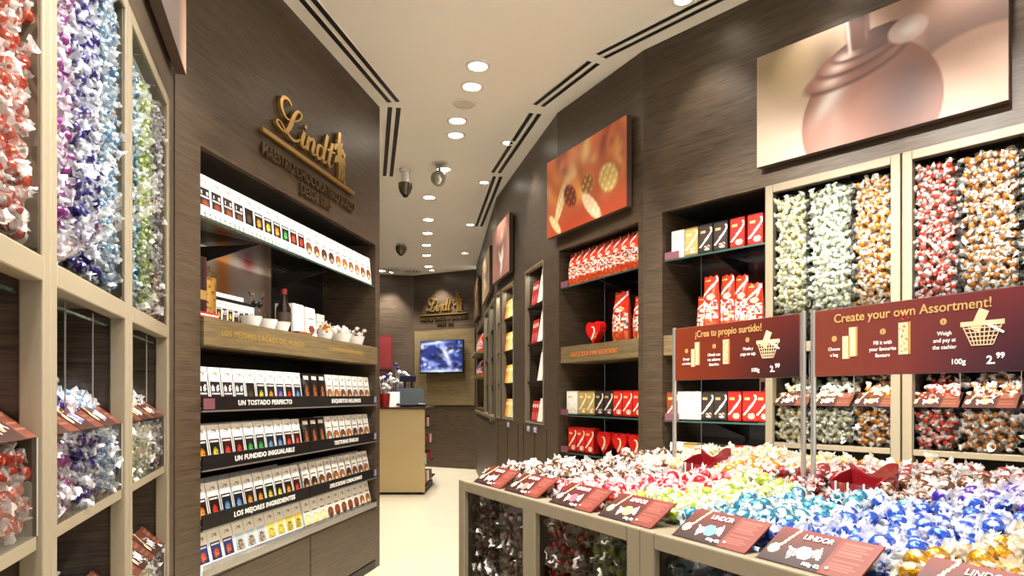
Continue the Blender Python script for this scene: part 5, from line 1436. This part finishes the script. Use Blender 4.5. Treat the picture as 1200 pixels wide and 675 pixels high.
# ------------------------------------------------------------------ checkout counter and what stands on it
CX0, CX1, CY0, CY1, CZ = -2.15, -.962, 7.52, 8.55, .945
t = thing('checkout_counter', 'pale beige checkout counter with a dark top at the end of the aisle', 'counter', (0, 0, 0))
MB().box(CX0, CX1, CY0, CY0 + .03, .03, CZ).build('front_panel', CHAMPP, t)
MB().box(CX0, CX0 + .03, CY0 + .03, CY1, .03, CZ).build('end_panel', CHAMPP, t)
MB().box(CX0 + .03, CX1 - .16, CY0 + .03, CY1, .0, CZ).build('carcass', DARK, t)
MB().box(CX0 + .03, CX1 - .03, CY0 + .04, CY1, .0, .05).build('plinth', DARK, t)
MB().box(CX0 - .01, CX1 + .012, CY0 - .012, CY1 + .01, CZ, CZ + .022).build('counter_top', mat('counter_stone', (70, 48, 40), .2), t, bevel=.003)
for z in (.12, .33, .54, .74): MB().box(CX1 - .155, CX1 + .0, CY0 + .03, CY1, z - .012, z).build('side_shelf', DARK, t)
for i, z in enumerate((.121, .331, .541, .741)):
    for k in range(3):
        o = MB().box(-.05, .05, -.04, .04, 0, .10 + .02 * ((i + k) % 2)).build('sweets_carton', mat(('carton_red', 'carton_pale', 'carton_brown')[(i + k) % 3], ((150, 40, 34), (226, 214, 196), (110, 80, 56))[(i + k) % 3], .45), loc=(CX1 - .045, CY0 + .09 + .25 * k, z), bevel=.002)
        props(o, f'{("red", "pale", "brown")[(i + k) % 3]} carton on the {("lowest", "second", "third", "top")[i]} side shelf of the counter', 'carton', 'cartons on the counter side shelves')
TZ = CZ + .0225
t = thing('till_screen', 'dark tilted till screen on the checkout counter', 'till', (-1.16, 7.78, TZ), math.radians(12))
MB().box(-.09, .09, -.06, .10, 0, .02).build('base', DARK, t, bevel=.004)
b = MB().prof([(-.10, .02), (-.08, .02), (.10, .20), (.085, .215)], -.16, .16).build('screen_panel', mat('till_dark', (30, 38, 42), .6, spec=.12), t, bevel=.004)
MB().prof([(.0, .02), (.08, .02), (.085, .17)], -.05, .05).build('stand', DARK, t)
t = thing('customer_display', 'dark pole-mounted customer display beside the till screen', 'display', (-1.225, 8.0, TZ))
MB().tube([(-.03, 0, 0), (-.03, 0, .30)], .014, 10).build('pole', DARK, t); MB().tube([(.05, 0, 0), (.05, 0, .30)], .010, 10).build('pole', DARK, t)
MB().box(-.09, .10, -.03, .03, .29, .36).build('display_head', mat('display_violet', (40, 36, 56), .3), t, bevel=.004)
MB().box(-.08, .08, -.05, .05, 0, .012).build('base', DARK, t)
t = thing('card_terminal', 'small dark card terminal at the right end of the counter', 'card terminal', (-1.03, 7.75, TZ), .3)
MB().prof([(-.06, 0), (.06, 0), (.06, .07), (-.06, .03)], -.04, .04).build('body', DARK, t, bevel=.004)
MB().prof([(.02, .058), (.055, .0695), (.055, .072), (.02, .0605)], -.03, .03).build('small_screen', GREY, t)
t = thing('brochure_stand', 'white card brochure stand at the left of the till screen', 'brochure', (-1.33, 7.66, TZ), .2)
MB().prof([(-.01, 0), (.0, 0), (.05, .17), (.04, .17)], -.07, .07).build('card', CARDW, t)
MB().prof([(.05, .0), (.055, .0), (.048, .15), (.043, .15)], -.05, .05).build('back_strut', CARDW, t)
def pops(x, y, label, cup, h=.15, n=14, r=.12, top=.20):
    t = thing('lollipop_stand', label, 'lollipops', (x, y, TZ))
    MB().lathe([(.05, 0), (.062, h), (.058, h), (.047, .004), (.002, .004)], n=20, cap=False).build('cup', cup, t, smooth=True, auto=.6)
    rr = random.Random(int(x * 100))
    for k in range(n):
        a = rr.uniform(0, 6.28); q = rr.uniform(.2, 1) * r; z = h + rr.uniform(.04, top) * (1.15 - q / r * .5); px, py = q * math.cos(a), q * math.sin(a)
        st = MB().tube([(px * .3, py * .3, .02), (px, py, z)], .0025, 5).build('lollipop', CERAM, t)
        MB().lathe([(.003, -.022), (.02, -.014), (.026, 0), (.02, .014), (.003, .022)], px, py, z + .01, 10).build('lollipop_head', mat('lolly_violet', (70, 50, 130), .3) if k % 5 == 2 else CERAM, st, smooth=True)
pops(-1.42, 7.62, 'white lollipops in a red cup on the left of the counter', mat('cup_red', (150, 30, 26), .3))
pops(-1.36, 8.15, 'taller bunch of white lollipops behind the red cup on the counter', mat('cup_violet', (80, 60, 130), .3), .22, 18, .15, .26)
# narrow red picture on the rear wall, left of the counter
t = thing('poster', 'narrow dark red poster on the wall left of the counter', 'poster', BL.pt(.70), BL.rz)
MB().box(0, .22, -.02, 0, 1.50, 2.02).build('board', mat('poster_red', (116, 30, 34), .4), t)
MB().box(.02, .20, -.0215, -.02, 1.53, 1.99).build('printed_face', mat('poster_red_face', (134, 44, 44), .4), t)
# ------------------------------------------------------------------ camera, world, view
cd = bpy.data.cameras.new('camera'); cd.sensor_width = 36; cd.lens = 24; cd.shift_y = (463 - 337.5) / 1200; cd.clip_start = .02
co = bpy.data.objects.new('camera', cd); COL.objects.link(co); co.location = (0, 0, 1.1); co.rotation_euler = (PI / 2, 0, 0)
S.camera = co
w = bpy.data.worlds.new('mall_light'); S.world = w; w.use_nodes = True
bg = w.node_tree.nodes['Background']; bg.inputs['Color'].default_value = (1.0, .95, .88, 1); bg.inputs['Strength'].default_value = AMB
vs = S.view_settings
vs.view_transform = 'Standard'; vs.look = 'None'; vs.gamma = 1.0; vs.use_curve_mapping = False; vs.exposure = EXPO
S.cycles.use_denoising = True
S.cycles.max_bounces = 7; S.cycles.diffuse_bounces = 4; S.cycles.glossy_bounces = 3; S.cycles.transmission_bounces = 4; S.cycles.transparent_max_bounces = 24
S.cycles.sample_clamp_indirect = 6; S.cycles.caustics_reflective = False; S.cycles.caustics_refractive = False
